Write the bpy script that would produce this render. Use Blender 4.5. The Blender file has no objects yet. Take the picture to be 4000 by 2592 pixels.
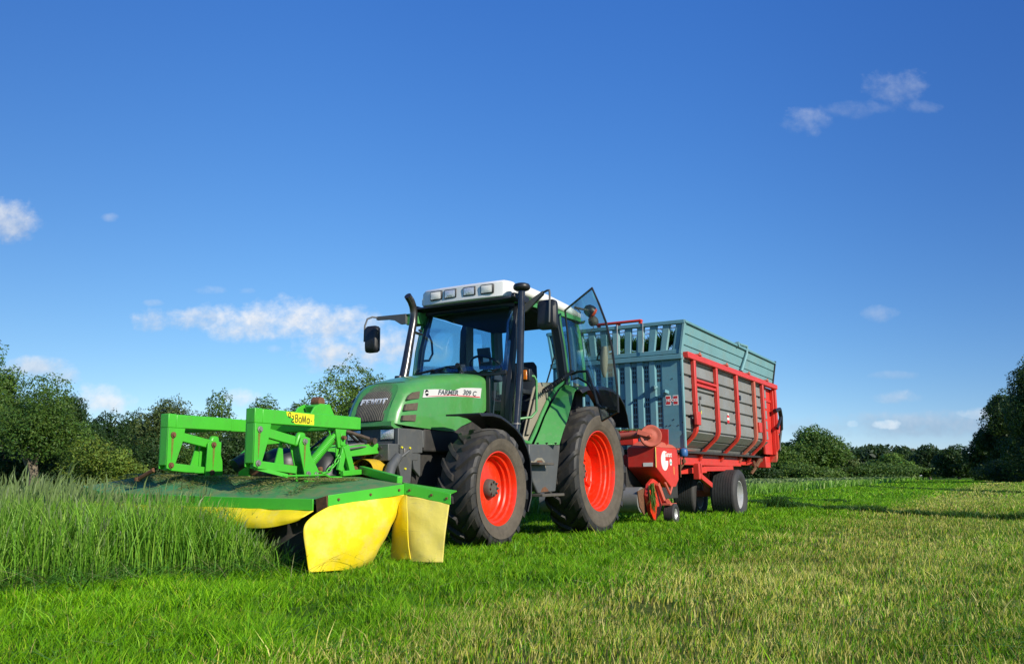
import bpy, bmesh, math, random
import numpy as np
from mathutils import Vector, Matrix
R = math.radians
SC = bpy.context.scene
COL = SC.collection
random.seed(7)

# ------------------------------------------------------------------ camera
F_PX, PITCH, ROLL, CAM_H = 3418.93, 0.167, -0.0106, 0.6864
cam_d = bpy.data.cameras.new('camera')
cam = bpy.data.objects.new('camera', cam_d)
COL.objects.link(cam)
cam_d.sensor_width = 36.0
cam_d.lens = F_PX / 4000 * 36
cam_d.clip_start = 0.05
cam_d.clip_end = 6000
_cp, _sp, _cr, _sr = math.cos(PITCH), math.sin(PITCH), math.cos(ROLL), math.sin(ROLL)
_f = Vector((0, _cp, _sp)); _u = Vector((0, -_sp, _cp)); _r = Vector((1, 0, 0))
_r2 = _r * _cr + _u * _sr
_u2 = _u * _cr - _r * _sr
cam.matrix_world = Matrix((( _r2.x, _u2.x, -_f.x, 0), (_r2.y, _u2.y, -_f.y, 0), (_r2.z, _u2.z, -_f.z, CAM_H), (0, 0, 0, 1)))
SC.camera = cam

def look(px, py):
    """direction seen at a pixel of the 4000 px wide photograph"""
    return _r2 * ((px - 2000) / F_PX) - _u2 * ((py - 1296) / F_PX) + _f

# ------------------------------------------------------------------ light
SUN_A, SUN_EL = R(46), R(27)            # from the camera's back towards its right; height
sdir = Vector((math.sin(SUN_A) * math.cos(SUN_EL), -math.cos(SUN_A) * math.cos(SUN_EL), math.sin(SUN_EL)))
sun_d = bpy.data.lights.new('sun', 'SUN')
sun_d.energy = 5.0
sun_d.angle = R(0.5)
sun_d.color = (1.0, 0.93, 0.80)
sun = bpy.data.objects.new('sun', sun_d)
COL.objects.link(sun)
sun.rotation_euler = sdir.to_track_quat('Z', 'Y').to_euler()
sun.location = (20, -20, 30)
SC.view_settings.view_transform = 'Standard'
SC.view_settings.look = 'None'
SC.view_settings.exposure = 0.15
SC.view_settings.gamma = 1.0
try:
    SC.cycles.use_denoising = True
    SC.cycles.max_bounces = 8
    SC.cycles.transparent_max_bounces = 24
    SC.cycles.glossy_bounces = 3
    SC.cycles.transmission_bounces = 6
    SC.cycles.diffuse_bounces = 3
    SC.cycles.caustics_reflective = False
    SC.cycles.caustics_refractive = False
    SC.cycles.sample_clamp_indirect = 6.0
except Exception:
    pass

# ------------------------------------------------------------------ node helpers
def nd(nt, typ, **kw):
    n = nt.nodes.new(typ)
    for k, v in kw.items():
        if k.startswith('i_'):
            key = k[2:]
            key = int(key) if key.isdigit() else key.replace('_', ' ')
            n.inputs[key].default_value = v
        else:
            setattr(n, k, v)
    return n

def lk(nt, a, b):
    nt.links.new(a, b)

def mth(nt, op, a, b=None, clamp=False):
    n = nt.nodes.new('ShaderNodeMath'); n.operation = op; n.use_clamp = clamp
    for i, v in enumerate((a, b)):
        if v is None: continue
        if isinstance(v, (int, float)): n.inputs[i].default_value = v
        else: nt.links.new(v, n.inputs[i])
    return n.outputs[0]

def mixc(nt, fac, a, b):
    n = nt.nodes.new('ShaderNodeMix'); n.data_type = 'RGBA'
    for i, v in ((0, fac), (6, a), (7, b)):
        if isinstance(v, (int, float)): n.inputs[i].default_value = v
        elif isinstance(v, tuple): n.inputs[i].default_value = (*v[:3], 1)
        else: nt.links.new(v, n.inputs[i])
    return n.outputs[2]

def ramp(nt, fac, stops):
    n = nt.nodes.new('ShaderNodeValToRGB')
    e = n.color_ramp.elements
    while len(e) < len(stops): e.new(0.5)
    for el, (p, c) in zip(e, stops):
        el.position = p
        el.color = (c, c, c, 1) if isinstance(c, (int, float)) else (*c[:3], 1)
    nt.links.new(fac, n.inputs[0])
    return n.outputs[0]

# ------------------------------------------------------------------ world: sky with clouds
world = bpy.data.worlds.new('World')
SC.world = world
world.use_nodes = True
wt = world.node_tree
wt.nodes.clear()
wo = nd(wt, 'ShaderNodeOutputWorld')
bg = nd(wt, 'ShaderNodeBackground')
SKY_STR = 0.105
bg.inputs[1].default_value = SKY_STR
sky = nd(wt, 'ShaderNodeTexSky', sky_type='NISHITA')
sky.sun_disc = False
sky.sun_elevation = SUN_EL
sky.sun_rotation = math.pi - SUN_A
sky.altitude = 0
sky.air_density = 0.7
sky.dust_density = 0.0
sky.ozone_density = 1.0
tc = nd(wt, 'ShaderNodeTexCoord')
sep = nd(wt, 'ShaderNodeSeparateXYZ')
lk(wt, tc.outputs['Generated'], sep.inputs[0])
# a clear evening sky: deeper blue overhead, both sides darkened to imitate lens vignetting
srgb = nd(wt, 'ShaderNodeSeparateColor'); lk(wt, sky.outputs[0], srgb.inputs[0])
hs = nd(wt, 'ShaderNodeCombineColor')
side = nd(wt, 'ShaderNodeMapRange', interpolation_type='SMOOTHSTEP')
side.inputs['From Min'].default_value = 0.12; side.inputs['From Max'].default_value = 0.62
side.inputs['To Min'].default_value = 1.0; side.inputs['To Max'].default_value = 0.70
lk(wt, sep.outputs[0], side.inputs[0])
side2 = nd(wt, 'ShaderNodeMapRange', interpolation_type='SMOOTHSTEP')
side2.inputs['From Min'].default_value = -0.62; side2.inputs['From Max'].default_value = -0.15
side2.inputs['To Min'].default_value = 0.78; side2.inputs['To Max'].default_value = 1.0
lk(wt, sep.outputs[0], side2.inputs[0])
sdm = mth(wt, 'MULTIPLY', side.outputs[0], side2.outputs[0])
for ci, (gn, gm) in enumerate(((1.00, 1.26), (1.02, 0.93), (1.08, 0.53))):
    ch = mth(wt, 'POWER', mth(wt, 'MULTIPLY', srgb.outputs[ci], SKY_STR), gm)
    sf_ = sdm if ci < 2 else mth(wt, 'POWER', sdm, 0.75)
    lk(wt, mth(wt, 'MULTIPLY', mth(wt, 'MULTIPLY', ch, gn / SKY_STR), sf_), hs.inputs[ci])
yy = mth(wt, 'MAXIMUM', sep.outputs[1], 0.02)
cu = mth(wt, 'DIVIDE', sep.outputs[0], yy)
cv = mth(wt, 'DIVIDE', sep.outputs[2], yy)
cmb = nd(wt, 'ShaderNodeCombineXYZ')
lk(wt, cu, cmb.inputs[0]); lk(wt, cv, cmb.inputs[1])
nz = nd(wt, 'ShaderNodeTexNoise', i_Scale=26.0, i_Detail=7.0, i_Roughness=0.6)
map1 = nd(wt, 'ShaderNodeMapping'); map1.inputs['Scale'].default_value = (0.75, 1.0, 1)
lk(wt, cmb.outputs[0], map1.inputs[0]); lk(wt, map1.outputs[0], nz.inputs[0])
nz2 = nd(wt, 'ShaderNodeTexNoise', i_Scale=70.0, i_Detail=5.0, i_Roughness=0.6)
lk(wt, cmb.outputs[0], nz2.inputs[0])
# cx, cy, half width, half height in photo pixels, opacity, lightness
CLOUDS = [(10, 865, 130, 62, .75, .80), (740, 1244, 150, 36, .85, .86), (1070, 1246, 240, 62, 1.0, .95), (1330, 1275, 150, 58, .95, .9),
          (1440, 1355, 220, 72, 1.0, .88), (385, 1565, 95, 48, .8, .95), (825, 1134, 52, 16, .35, .88), (960, 1137, 26, 13, .3, .88),
          (1075, 1363, 28, 14, .3, .86), (605, 1182, 32, 11, .25, .86), (432, 848, 26, 15, .3, .86), (120, 1435, 100, 32, .7, .82),
          (245, 1470, 50, 27, .6, .8), (3145, 480, 85, 50, .30, .74), (3330, 425, 100, 32, .18, .74), (3490, 335, 95, 56, .30, .74), (3615, 418, 60, 22, .18, .74),
          (3440, 1226, 60, 26, .3, .85), (3510, 1548, 85, 20, .4, .80), (3500, 1466, 90, 12, .2, .75),
          (3560, 1660, 480, 40, .5, .60), (3330, 1656, 30, 18, .55, .96), (3460, 1657, 55, 18, .6, .96), (3880, 1620, 120, 22, .5, .86), (940, 1552, 70, 26, .7, .96)]
acc = None; shade = None
for (cx, cy, hw, hh, op, li) in CLOUDS:
    d = look(cx, cy)
    u0, v0 = d.x / d.y, d.z / d.y
    k = 1.04 / F_PX
    du = mth(wt, 'MULTIPLY', mth(wt, 'SUBTRACT', cu, u0), 1 / (hw * 1.45 * k))
    dv = mth(wt, 'MULTIPLY', mth(wt, 'SUBTRACT', cv, v0), 1 / (hh * 1.45 * k))
    r2 = mth(wt, 'ADD', mth(wt, 'MULTIPLY', du, du), mth(wt, 'MULTIPLY', dv, dv))
    fld = mth(wt, 'SUBTRACT', 1.08, r2)
    fld = mth(wt, 'ADD', fld, mth(wt, 'MULTIPLY', mth(wt, 'SUBTRACT', nz.outputs[0], 0.50), 3.4))
    fld = mth(wt, 'ADD', fld, mth(wt, 'MULTIPLY', mth(wt, 'SUBTRACT', nz2.outputs[0], 0.5), 1.3))
    inside = mth(wt, 'GREATER_THAN', 3.2, r2)
    m = nd(wt, 'ShaderNodeMapRange', interpolation_type='SMOOTHSTEP')
    m.inputs['From Min'].default_value = 0.0; m.inputs['From Max'].default_value = 1.7
    lk(wt, fld, m.inputs[0])
    al = mth(wt, 'MULTIPLY', mth(wt, 'MULTIPLY', m.outputs[0], op), inside)
    br = mth(wt, 'MULTIPLY', al, mth(wt, 'ADD', mth(wt, 'MULTIPLY', dv, 0.12), li))
    acc = al if acc is None else mth(wt, 'MAXIMUM', acc, al)
    shade = br if shade is None else mth(wt, 'MAXIMUM', shade, br)
lum = mth(wt, 'DIVIDE', shade, mth(wt, 'MAXIMUM', acc, 0.02))
lum = mth(wt, 'ADD', lum, mth(wt, 'MULTIPLY', mth(wt, 'SUBTRACT', nz2.outputs[0], 0.5), 0.35))
ccol = ramp(wt, lum, [(0.55, (0.32, 0.41, 0.57)), (0.78, (0.64, 0.70, 0.80)), (1.0, (0.94, 0.95, 0.97))])
cscale = nd(wt, 'ShaderNodeVectorMath', operation='SCALE'); cscale.inputs['Scale'].default_value = 0.88 / SKY_STR
lk(wt, ccol, cscale.inputs[0])
front = mth(wt, 'GREATER_THAN', sep.outputs[1], 0.05)
lk(wt, mixc(wt, mth(wt, 'MULTIPLY', acc, front), hs.outputs[0], cscale.outputs[0]), bg.inputs[0])
lk(wt, bg.outputs[0], wo.inputs[0])

# ------------------------------------------------------------------ materials
def new_mat(name):
    m = bpy.data.materials.new(name); m.use_nodes = True
    nt = m.node_tree
    return m, nt, nt.nodes['Principled BSDF']

def paint(name, col, rough=0.4, metal=0.0, var=0.12, dirt=None, dirt_amt=0.0, dscale=6.0, rust=0.0, rscale=9.0, bump=0.0, bscale=60, coat=0.0, spec=0.5, low_dirt=None):
    m, nt, b = new_mat(name)
    t = nd(nt, 'ShaderNodeTexCoord')
    n1 = nd(nt, 'ShaderNodeTexNoise', i_Scale=dscale, i_Detail=6.0, i_Roughness=0.65)
    lk(nt, t.outputs['Object'], n1.inputs[0])
    c0 = tuple(x * (1 - var) for x in col); c1 = tuple(min(1, x * (1 + var)) for x in col)
    c = ramp(nt, n1.outputs[0], [(0.3, c0), (0.7, c1)])
    ro = None
    if dirt:
        n2 = nd(nt, 'ShaderNodeTexNoise', i_Scale=dscale * 2.3, i_Detail=8.0, i_Roughness=0.7)
        lk(nt, t.outputs['Object'], n2.inputs[0])
        f = ramp(nt, n2.outputs[0], [(0.62 - 0.3 * dirt_amt, 0.0), (0.80 - 0.2 * dirt_amt, min(1, dirt_amt * 1.3))])
        if low_dirt:
            sp = nd(nt, 'ShaderNodeSeparateXYZ'); lk(nt, t.outputs['Object'], sp.inputs[0])
            mr = nd(nt, 'ShaderNodeMapRange'); mr.inputs['From Min'].default_value = low_dirt[1]; mr.inputs['From Max'].default_value = low_dirt[0]
            lk(nt, sp.outputs[2], mr.inputs[0])
            f = mth(nt, 'MAXIMUM', f, mth(nt, 'MULTIPLY', mth(nt, 'MULTIPLY', mr.outputs[0], low_dirt[2]), ramp(nt, n2.outputs[0], [(0.3, 0.3), (0.7, 1.0)])))
        c = mixc(nt, f, c, dirt)
        ro = mth(nt, 'ADD', mth(nt, 'MULTIPLY', f, 0.35), rough, True)
    if rust > 0:
        n3 = nd(nt, 'ShaderNodeTexNoise', i_Scale=rscale, i_Detail=9.0, i_Roughness=0.72)
        lk(nt, t.outputs['Object'], n3.inputs[0])
        f = ramp(nt, n3.outputs[0], [(0.70 - 0.12 * rust, 0.0), (0.735 - 0.12 * rust, 1.0)])
        c = mixc(nt, f, c, (0.10, 0.035, 0.014))
        ro = mth(nt, 'MAXIMUM', f, ro if ro is not None else rough)
    lk(nt, c, b.inputs['Base Color'])
    if ro is not None: lk(nt, ro, b.inputs['Roughness'])
    else:
        lk(nt, mth(nt, 'ADD', mth(nt, 'MULTIPLY', mth(nt, 'SUBTRACT', n1.outputs[0], 0.5), 0.25), rough, True), b.inputs['Roughness'])
    b.inputs['Metallic'].default_value = metal
    b.inputs['Specular IOR Level'].default_value = spec
    b.inputs['Coat Weight'].default_value = coat
    if bump > 0:
        nb = nd(nt, 'ShaderNodeTexNoise', i_Scale=bscale, i_Detail=4.0)
        lk(nt, t.outputs['Object'], nb.inputs[0])
        bm = nd(nt, 'ShaderNodeBump', i_Strength=bump, i_Distance=0.01)
        lk(nt, nb.outputs[0], bm.inputs['Height']); lk(nt, bm.outputs[0], b.inputs['Normal'])
    return m

def scratch(m, col, amt, sc=(3, 3, 55)):
    nt = m.node_tree; b = nt.nodes['Principled BSDF']
    src_ = b.inputs['Base Color'].links[0].from_socket
    t = nd(nt, 'ShaderNodeTexCoord'); mp = nd(nt, 'ShaderNodeMapping'); mp.inputs['Scale'].default_value = sc; mp.inputs['Rotation'].default_value = (.5, .35, .2)
    lk(nt, t.outputs['Object'], mp.inputs[0])
    n = nd(nt, 'ShaderNodeTexNoise', i_Scale=1.6, i_Detail=6.0, i_Roughness=.75); lk(nt, mp.outputs[0], n.inputs[0])
    f = mth(nt, 'MULTIPLY', ramp(nt, n.outputs[0], [(.60, 0.0), (.68, 1.0)]), amt)
    lk(nt, mixc(nt, f, src_, col), b.inputs['Base Color'])

def glassmat(name, tint, gloss=0.5):
    m = bpy.data.materials.new(name); m.use_nodes = True
    nt = m.node_tree; nt.nodes.clear()
    o = nd(nt, 'ShaderNodeOutputMaterial'); mx = nd(nt, 'ShaderNodeMixShader')
    tr = nd(nt, 'ShaderNodeBsdfTransparent'); tr.inputs[0].default_value = (*tint, 1)
    gl = nd(nt, 'ShaderNodeBsdfGlossy'); gl.inputs['Roughness'].default_value = 0.03
    fr = nd(nt, 'ShaderNodeFresnel'); fr.inputs[0].default_value = 1.35
    f = mth(nt, 'MULTIPLY', fr.outputs[0], gloss, True)
    lk(nt, f, mx.inputs[0]); lk(nt, tr.outputs[0], mx.inputs[1]); lk(nt, gl.outputs[0], mx.inputs[2])
    lk(nt, mx.outputs[0], o.inputs[0])
    return m

DUST = (0.20, 0.16, 0.10)
M = {}
M['hood'] = paint('tractor_green_paint', (0.075, 0.285, 0.066), 0.3, var=0.07, dirt=(0.17, 0.26, 0.13), dirt_amt=0.35, coat=0.35, bump=0.0)
M['green_trim'] = paint('tractor_green_trim', (0.065, 0.27, 0.075), 0.4, var=0.08)
M['grille'] = paint('dusty_grille_mesh', (0.065, 0.062, 0.052), 0.7, var=0.2, dirt=(0.15, 0.14, 0.11), dirt_amt=0.5, dscale=9, bump=0.4, bscale=200)
M['vent'] = paint('vent_mesh', (0.11, 0.085, 0.06), 0.75, var=0.25, dscale=30)
M['dark_grey'] = paint('dark_grey_paint', (0.085, 0.09, 0.09), 0.5, var=0.1, dirt=(0.17, 0.15, 0.11), dirt_amt=0.35, dscale=5)
M['black_plastic'] = paint('black_plastic', (0.016, 0.017, 0.019), 0.42, var=0.2, dirt=(0.07, 0.065, 0.055), dirt_amt=0.15)
M['black'] = paint('black_rubber_seal', (0.01, 0.01, 0.011), 0.5)
M['engine'] = paint('engine_block_dark', (0.03, 0.029, 0.027), 0.7, var=0.3, dirt=(0.08, 0.065, 0.045), dirt_amt=0.4, dscale=8)
M['rim'] = paint('rim_red_paint', (0.80, 0.032, 0.006), 0.33, var=0.06, coat=0.15, dirt=(0.25, 0.09, 0.04), dirt_amt=0.42, dscale=9)
M['tread'] = paint('tyre_tread_rubber', (0.026, 0.025, 0.024), 0.6, var=0.3, dirt=(0.085, 0.068, 0.048), dirt_amt=0.42, dscale=4)
M['sidewall'] = paint('tyre_sidewall_dusty', (0.095, 0.078, 0.057), 0.85, var=0.25, dirt=(0.06, 0.05, 0.04), dirt_amt=0.4, dscale=7, bump=0.15)
M['hub'] = paint('hub_grey_cast', (0.085, 0.075, 0.062), 0.6, var=0.2, dirt=(0.16, 0.13, 0.09), dirt_amt=0.4)
M['white'] = paint('white_roof_plastic', (0.80, 0.79, 0.75), 0.35, var=0.03, dirt=(0.6, 0.58, 0.5), dirt_amt=0.15)
M['beige'] = paint('beige_grey_plastic', (0.25, 0.225, 0.165), 0.6, var=0.06)
M['chrome'] = paint('dark_chrome_pipe', (0.09, 0.088, 0.086), 0.28, metal=0.8, var=0.3, dirt=(0.10, 0.07, 0.05), dirt_amt=0.35, dscale=8)
M['stack'] = paint('black_gloss_pipe', (0.018, 0.018, 0.02), 0.18, var=0.1, coat=0.5)
M['silver'] = paint('silver_letter_metal', (0.62, 0.64, 0.67), 0.45, metal=0.0, var=0.04)
M['steel'] = paint('worn_steel', (0.30, 0.28, 0.25), 0.45, metal=0.6, var=0.2, rust=0.3)
M['rusty'] = paint('rusty_iron', (0.14, 0.062, 0.028), 0.85, var=0.4, dscale=30)
M['seat'] = paint('seat_fabric', (0.035, 0.035, 0.045), 0.9, var=0.15)
M['screen'] = paint('monitor_case', (0.06, 0.055, 0.06), 0.5)
M['white_key'] = paint('white_keypad', (0.8, 0.8, 0.78), 0.5)
M['red_plastic'] = paint('red_plastic', (0.6, 0.03, 0.03), 0.5)
M['amber'] = paint('amber_lens', (0.75, 0.20, 0.01), 0.2, coat=0.5)
M['orange_lens'] = paint('orange_red_lens', (0.75, 0.08, 0.02), 0.25, coat=0.4)
M['lamp_glass'] = paint('lamp_reflector', (0.86, 0.84, 0.80), 0.22, metal=0.45, var=0.05, bump=0.5, bscale=55)
M['lamp_warm'] = paint('frosted_lamp_lens', (0.95, 0.90, 0.80), 0.4, var=0.03, spec=0.7)
M['decal'] = paint('decal_silver_white', (0.62, 0.62, 0.60), 0.4, var=0.03)
M['ink'] = paint('decal_grey_ink', (0.075, 0.09, 0.10), 0.5)
M['black_ink'] = paint('black_ink', (0.012, 0.012, 0.012), 0.5)
M['red_ink'] = paint('red_ink', (0.62, 0.02, 0.02), 0.5)
M['yellow_bolt'] = paint('yellow_paint_mark', (0.75, 0.70, 0.02), 0.5)
M['glass'] = glassmat('cab_glass', (0.75, 0.91, 0.97))
M['door_glass'] = glassmat('door_glass', (0.86, 0.955, 0.955), 0.4)
M['mirror_glass'] = paint('mirror_glass', (0.7, 0.7, 0.7), 0.05, metal=1.0)
# mower
GB = (0.062, 0.44, 0.028)
M['mower'] = paint('bright_green_paint', GB, 0.34, var=0.06, dirt=(0.07, 0.20, 0.035), dirt_amt=0.22, dscale=5, rust=0.18, rscale=7, coat=0.2)
M['mower_clean'] = paint('bright_green_links', GB, 0.38, var=0.07, rust=0.16, rscale=9, dirt=(0.09, 0.24, 0.05), dirt_amt=.35, dscale=6)
M['deck'] = paint('deck_green_with_clippings', (0.05, 0.23, 0.07), 0.6, var=0.15, dirt=(0.18, 0.20, 0.075), dirt_amt=.72, dscale=3.6, rust=0.1)
M['curtain'] = paint('yellow_curtain_canvas', (0.86, 0.66, 0.012), 0.5, var=0.06, dirt=(0.72, 0.60, 0.16), dirt_amt=0.55, dscale=2.2, bump=0.9, bscale=5)
M['curtain_old'] = paint('faded_yellow_canvas', (0.80, 0.67, 0.14), 0.6, var=0.05, dirt=(0.60, 0.52, 0.20), dirt_amt=0.5, dscale=3, bump=0.9, bscale=6)
scratch(M['curtain'], (.35, .25, .02), .55); scratch(M['curtain_old'], (.30, .25, .10), .6)
M['curtain_in'] = paint('curtain_orange_backing', (0.22, 0.07, 0.015), 0.7)
M['sticker'] = paint('yellow_sticker', (0.80, 0.72, 0.02), 0.4, var=0.04)
M['yellow_guard'] = paint('yellow_pto_guard', (0.62, 0.40, 0.02), 0.5, var=0.15, dirt=(0.2, 0.13, 0.05), dirt_amt=0.4)
# trailer
M['teal'] = paint('teal_trailer_paint', (0.125, 0.29, 0.325), 0.5, var=0.10, dirt=(0.14, 0.19, 0.17), dirt_amt=0.35, dscale=2.0, rust=0.10, rscale=12)
M['teal_light'] = paint('teal_trailer_sheet', (0.165, 0.335, 0.35), 0.55, var=0.10, dirt=(0.20, 0.26, 0.22), dirt_amt=0.4, dscale=1.6)
M['slat'] = paint('weathered_grey_slats', (0.228, 0.234, 0.222), 0.5, var=0.12, dirt=(0.20, 0.175, 0.13), dirt_amt=0.5, dscale=1.5)
M['gap_dark'] = paint('dark_groove', (0.03, 0.03, 0.028), 0.8)
M['tred'] = paint('trailer_red_paint', (0.62, 0.040, 0.026), 0.45, var=0.10, dirt=(0.36, 0.10, 0.055), dirt_amt=0.35, dscale=4, rust=0.14, rscale=10)
M['tred_old'] = paint('faded_red_paint', (0.52, 0.115, 0.07), 0.6, var=0.12, dirt=(0.32, 0.12, 0.06), dirt_amt=0.4, dscale=6, rust=0.2, rscale=14)
M['drum'] = paint('grey_roller_steel', (0.24, 0.24, 0.22), 0.55, metal=0.3, var=0.15, dirt=(0.2, 0.17, 0.12), dirt_amt=0.3)
M['ttyre'] = paint('trailer_tyre_rubber', (0.035, 0.034, 0.034), 0.7, var=0.2, dirt=(0.075, 0.065, 0.05), dirt_amt=0.35)
M['trim_rim'] = paint('silver_rim_paint', (0.55, 0.55, 0.53), 0.35, metal=0.3, var=0.08)
M['blue'] = paint('blue_cap_plastic', (0.03, 0.12, 0.33), 0.45)
M['white_ink'] = paint('white_sticker_ink', (0.80, 0.78, 0.72), 0.5)
M['teal_ink'] = paint('teal_sticker_ink', (0.10, 0.38, 0.33), 0.5)
M['wire'] = paint('thin_steel_wire', (0.35, 0.36, 0.36), 0.5, metal=0.4)

# ------------------------------------------------------------------ mesh builder
OFF = Vector((0, 0, 0))

class MB:
    def __init__(s): s.v = []; s.f = []; s.m = []
    def add(s, vs, fs, mi=0):
        b = len(s.v); s.v += [tuple(x) for x in vs]
        for f in fs: s.f.append(tuple(b + i for i in f)); s.m.append(mi)
        return s
    def box(s, x0, x1, y0, y1, z0, z1, mi=0):
        v = [(x, y, z) for x in (x0, x1) for y in (y0, y1) for z in (z0, z1)]
        return s.add(v, [(0, 1, 3, 2), (4, 6, 7, 5), (0, 4, 5, 1), (2, 3, 7, 6), (0, 2, 6, 4), (1, 5, 7, 3)], mi)
    def prism(s, poly, plane, a, b, mi=0):
        n = len(poly)
        def P(p, t):
            if plane == 'xz': return (p[0], t, p[1])
            if plane == 'yz': return (t, p[0], p[1])
            return (p[0], p[1], t)
        v = [P(p, a) for p in poly] + [P(p, b) for p in poly]
        fs = [tuple(range(n))[::-1], tuple(range(n, 2 * n))] + [(i, (i + 1) % n, n + (i + 1) % n, n + i) for i in range(n)]
        return s.add(v, fs, mi)
    def plate(s, pts, th, mi=0):
        p = [Vector(q) for q in pts]; n = Vector((0, 0, 0))
        for i in range(len(p)): n += p[i].cross(p[(i + 1) % len(p)])
        n.normalize(); k = len(p)
        v = [q - n * th / 2 for q in p] + [q + n * th / 2 for q in p]
        fs = [tuple(range(k))[::-1], tuple(range(k, 2 * k))] + [(i, (i + 1) % k, k + (i + 1) % k, k + i) for i in range(k)]
        return s.add(v, fs, mi)
    def loft(s, rings, closed=True, caps=True, mi=0):
        n = len(rings[0]); v = [p for r in rings for p in r]; fs = []
        for i in range(len(rings) - 1):
            for j in range(n if closed else n - 1):
                k = (j + 1) % n
                fs.append((i * n + j, i * n + k, (i + 1) * n + k, (i + 1) * n + j))
        if caps and closed:
            fs.append(tuple(range(n))[::-1]); fs.append(tuple((len(rings) - 1) * n + j for j in range(n)))
        return s.add(v, fs, mi)
    def tube(s, pts, r, n=10, mi=0, caps=True):
        P = [Vector(p) for p in pts]; rr = r if isinstance(r, (list, tuple)) else [r] * len(P)
        rings = []; up = None
        for i, p in enumerate(P):
            t = (P[min(i + 1, len(P) - 1)] - P[max(i - 1, 0)]).normalized()
            if up is None:
                up = Vector((0, 0, 1)) if abs(t.z) < 0.9 else Vector((1, 0, 0))
            a = t.cross(up)
            if a.length < 1e-4: a = t.cross(Vector((0.3, 1, 0.2)))
            a.normalize(); b = a.cross(t).normalized(); up = b
            rings.append([tuple(p + (a * math.cos(2 * math.pi * k / n) + b * math.sin(2 * math.pi * k / n)) * rr[i]) for k in range(n)])
        return s.loft(rings, True, caps, mi)
    def bar(s, a, b, w, h, mi=0, side=(0, 1, 0)):
        a, b = Vector(a), Vector(b); t = (b - a).normalized(); sd = Vector(side)
        sd = (sd - t * sd.dot(t)).normalized(); up = t.cross(sd)
        ring = lambda p: [tuple(p + sd * x * w / 2 + up * y * h / 2) for x, y in ((-1, -1), (1, -1), (1, 1), (-1, 1))]
        return s.loft([ring(a), ring(b)], True, True, mi)
    def lathe(s, prof, c, n=48, mi=0, axis='y', closed=False):
        rings = []
        for (r, h) in prof:
            ring = []
            for k in range(n):
                a = 2 * math.pi * k / n
                if axis == 'y': ring.append((c[0] + r * math.cos(a), c[1] + h, c[2] + r * math.sin(a)))
                elif axis == 'x': ring.append((c[0] + h, c[1] + r * math.cos(a), c[2] + r * math.sin(a)))
                else: ring.append((c[0] + r * math.cos(a), c[1] + r * math.sin(a), c[2] + h))
            rings.append(ring)
        mis = mi if isinstance(mi, (list, tuple)) else None
        if mis is None: return s.loft(rings, True, False, mi)
        for i in range(len(rings) - 1): s.loft(rings[i:i + 2], True, False, mis[i])
        return s
    def build(s, name, mats, parent=None, bevel=0.0, smooth=35, off=True):
        me = bpy.data.meshes.new(name)
        o = OFF if off else Vector((0, 0, 0))
        me.from_pydata([(x - o.x, y - o.y, z - o.z) for x, y, z in s.v], [], s.f)
        if not isinstance(mats, (list, tuple)): mats = [mats]
        for m in mats: me.materials.append(m)
        if len(mats) > 1: me.polygons.foreach_set('material_index', s.m)
        bm = bmesh.new(); bm.from_mesh(me); bmesh.ops.recalc_face_normals(bm, faces=bm.faces); bm.to_mesh(me); bm.free()
        if smooth:
            me.polygons.foreach_set('use_smooth', [True] * len(me.polygons))
            try: me.set_sharp_from_angle(angle=R(smooth))
            except Exception: pass
        ob = bpy.data.objects.new(name, me); COL.objects.link(ob)
        if parent: ob.parent = parent
        if bevel > 0:
            bv = ob.modifiers.new('bevel', 'BEVEL'); bv.width = bevel; bv.segments = 2; bv.limit_method = 'ANGLE'; bv.angle_limit = R(40)
        return ob

def text(name, s, size, origin, xd, yd, mat, parent, ext=0.001, bold=0.0, shear=0.0, sx=1.0):
    cu_ = bpy.data.curves.new(name, 'FONT')
    cu_.body = s; cu_.size = size; cu_.extrude = ext; cu_.offset = bold; cu_.shear = shear
    cu_.align_x = 'LEFT'; cu_.align_y = 'BOTTOM_BASELINE'; cu_.resolution_u = 4
    tmp = bpy.data.objects.new(name, cu_)
    me = bpy.data.meshes.new_from_object(tmp)
    bpy.data.objects.remove(tmp); bpy.data.curves.remove(cu_)
    xd = Vector(xd).normalized(); yd = Vector(yd).normalized(); zd = xd.cross(yd).normalized(); yd = zd.cross(xd)
    o = Vector(origin) - OFF
    me.transform(Matrix(((xd.x * sx, yd.x, zd.x, o.x), (xd.y * sx, yd.y, zd.y, o.y), (xd.z * sx, yd.z, zd.z, o.z), (0, 0, 0, 1))))
    me.materials.clear(); me.materials.append(mat)
    ob = bpy.data.objects.new(name, me); COL.objects.link(ob)
    if parent: ob.parent = parent
    return ob

T_POS = Vector((0.208, 11.7465, 0)); T_YAW = 0.5122
T_F = Vector((-math.sin(T_YAW), -math.cos(T_YAW), 0)); T_L = Vector((-T_F.y, T_F.x, 0))
T_ROT = math.atan2(T_F.y, T_F.x)
def t2w(p): return T_POS + T_F * p[0] + T_L * p[1] + Vector((0, 0, p[2]))
def w2t(x, y): return ((x - T_POS.x) * T_F.x + (y - T_POS.y) * T_F.y, (x - T_POS.x) * T_L.x + (y - T_POS.y) * T_L.y)

def root(name, label, cat, p, group=None):
    global OFF
    o = bpy.data.objects.new(name, None); COL.objects.link(o)
    o.empty_display_size = 0.3
    o.location = t2w(p); o.rotation_euler = (0, 0, T_ROT)
    o['label'] = label; o['category'] = cat
    if group: o['group'] = group
    OFF = Vector(p)
    return o

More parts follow.
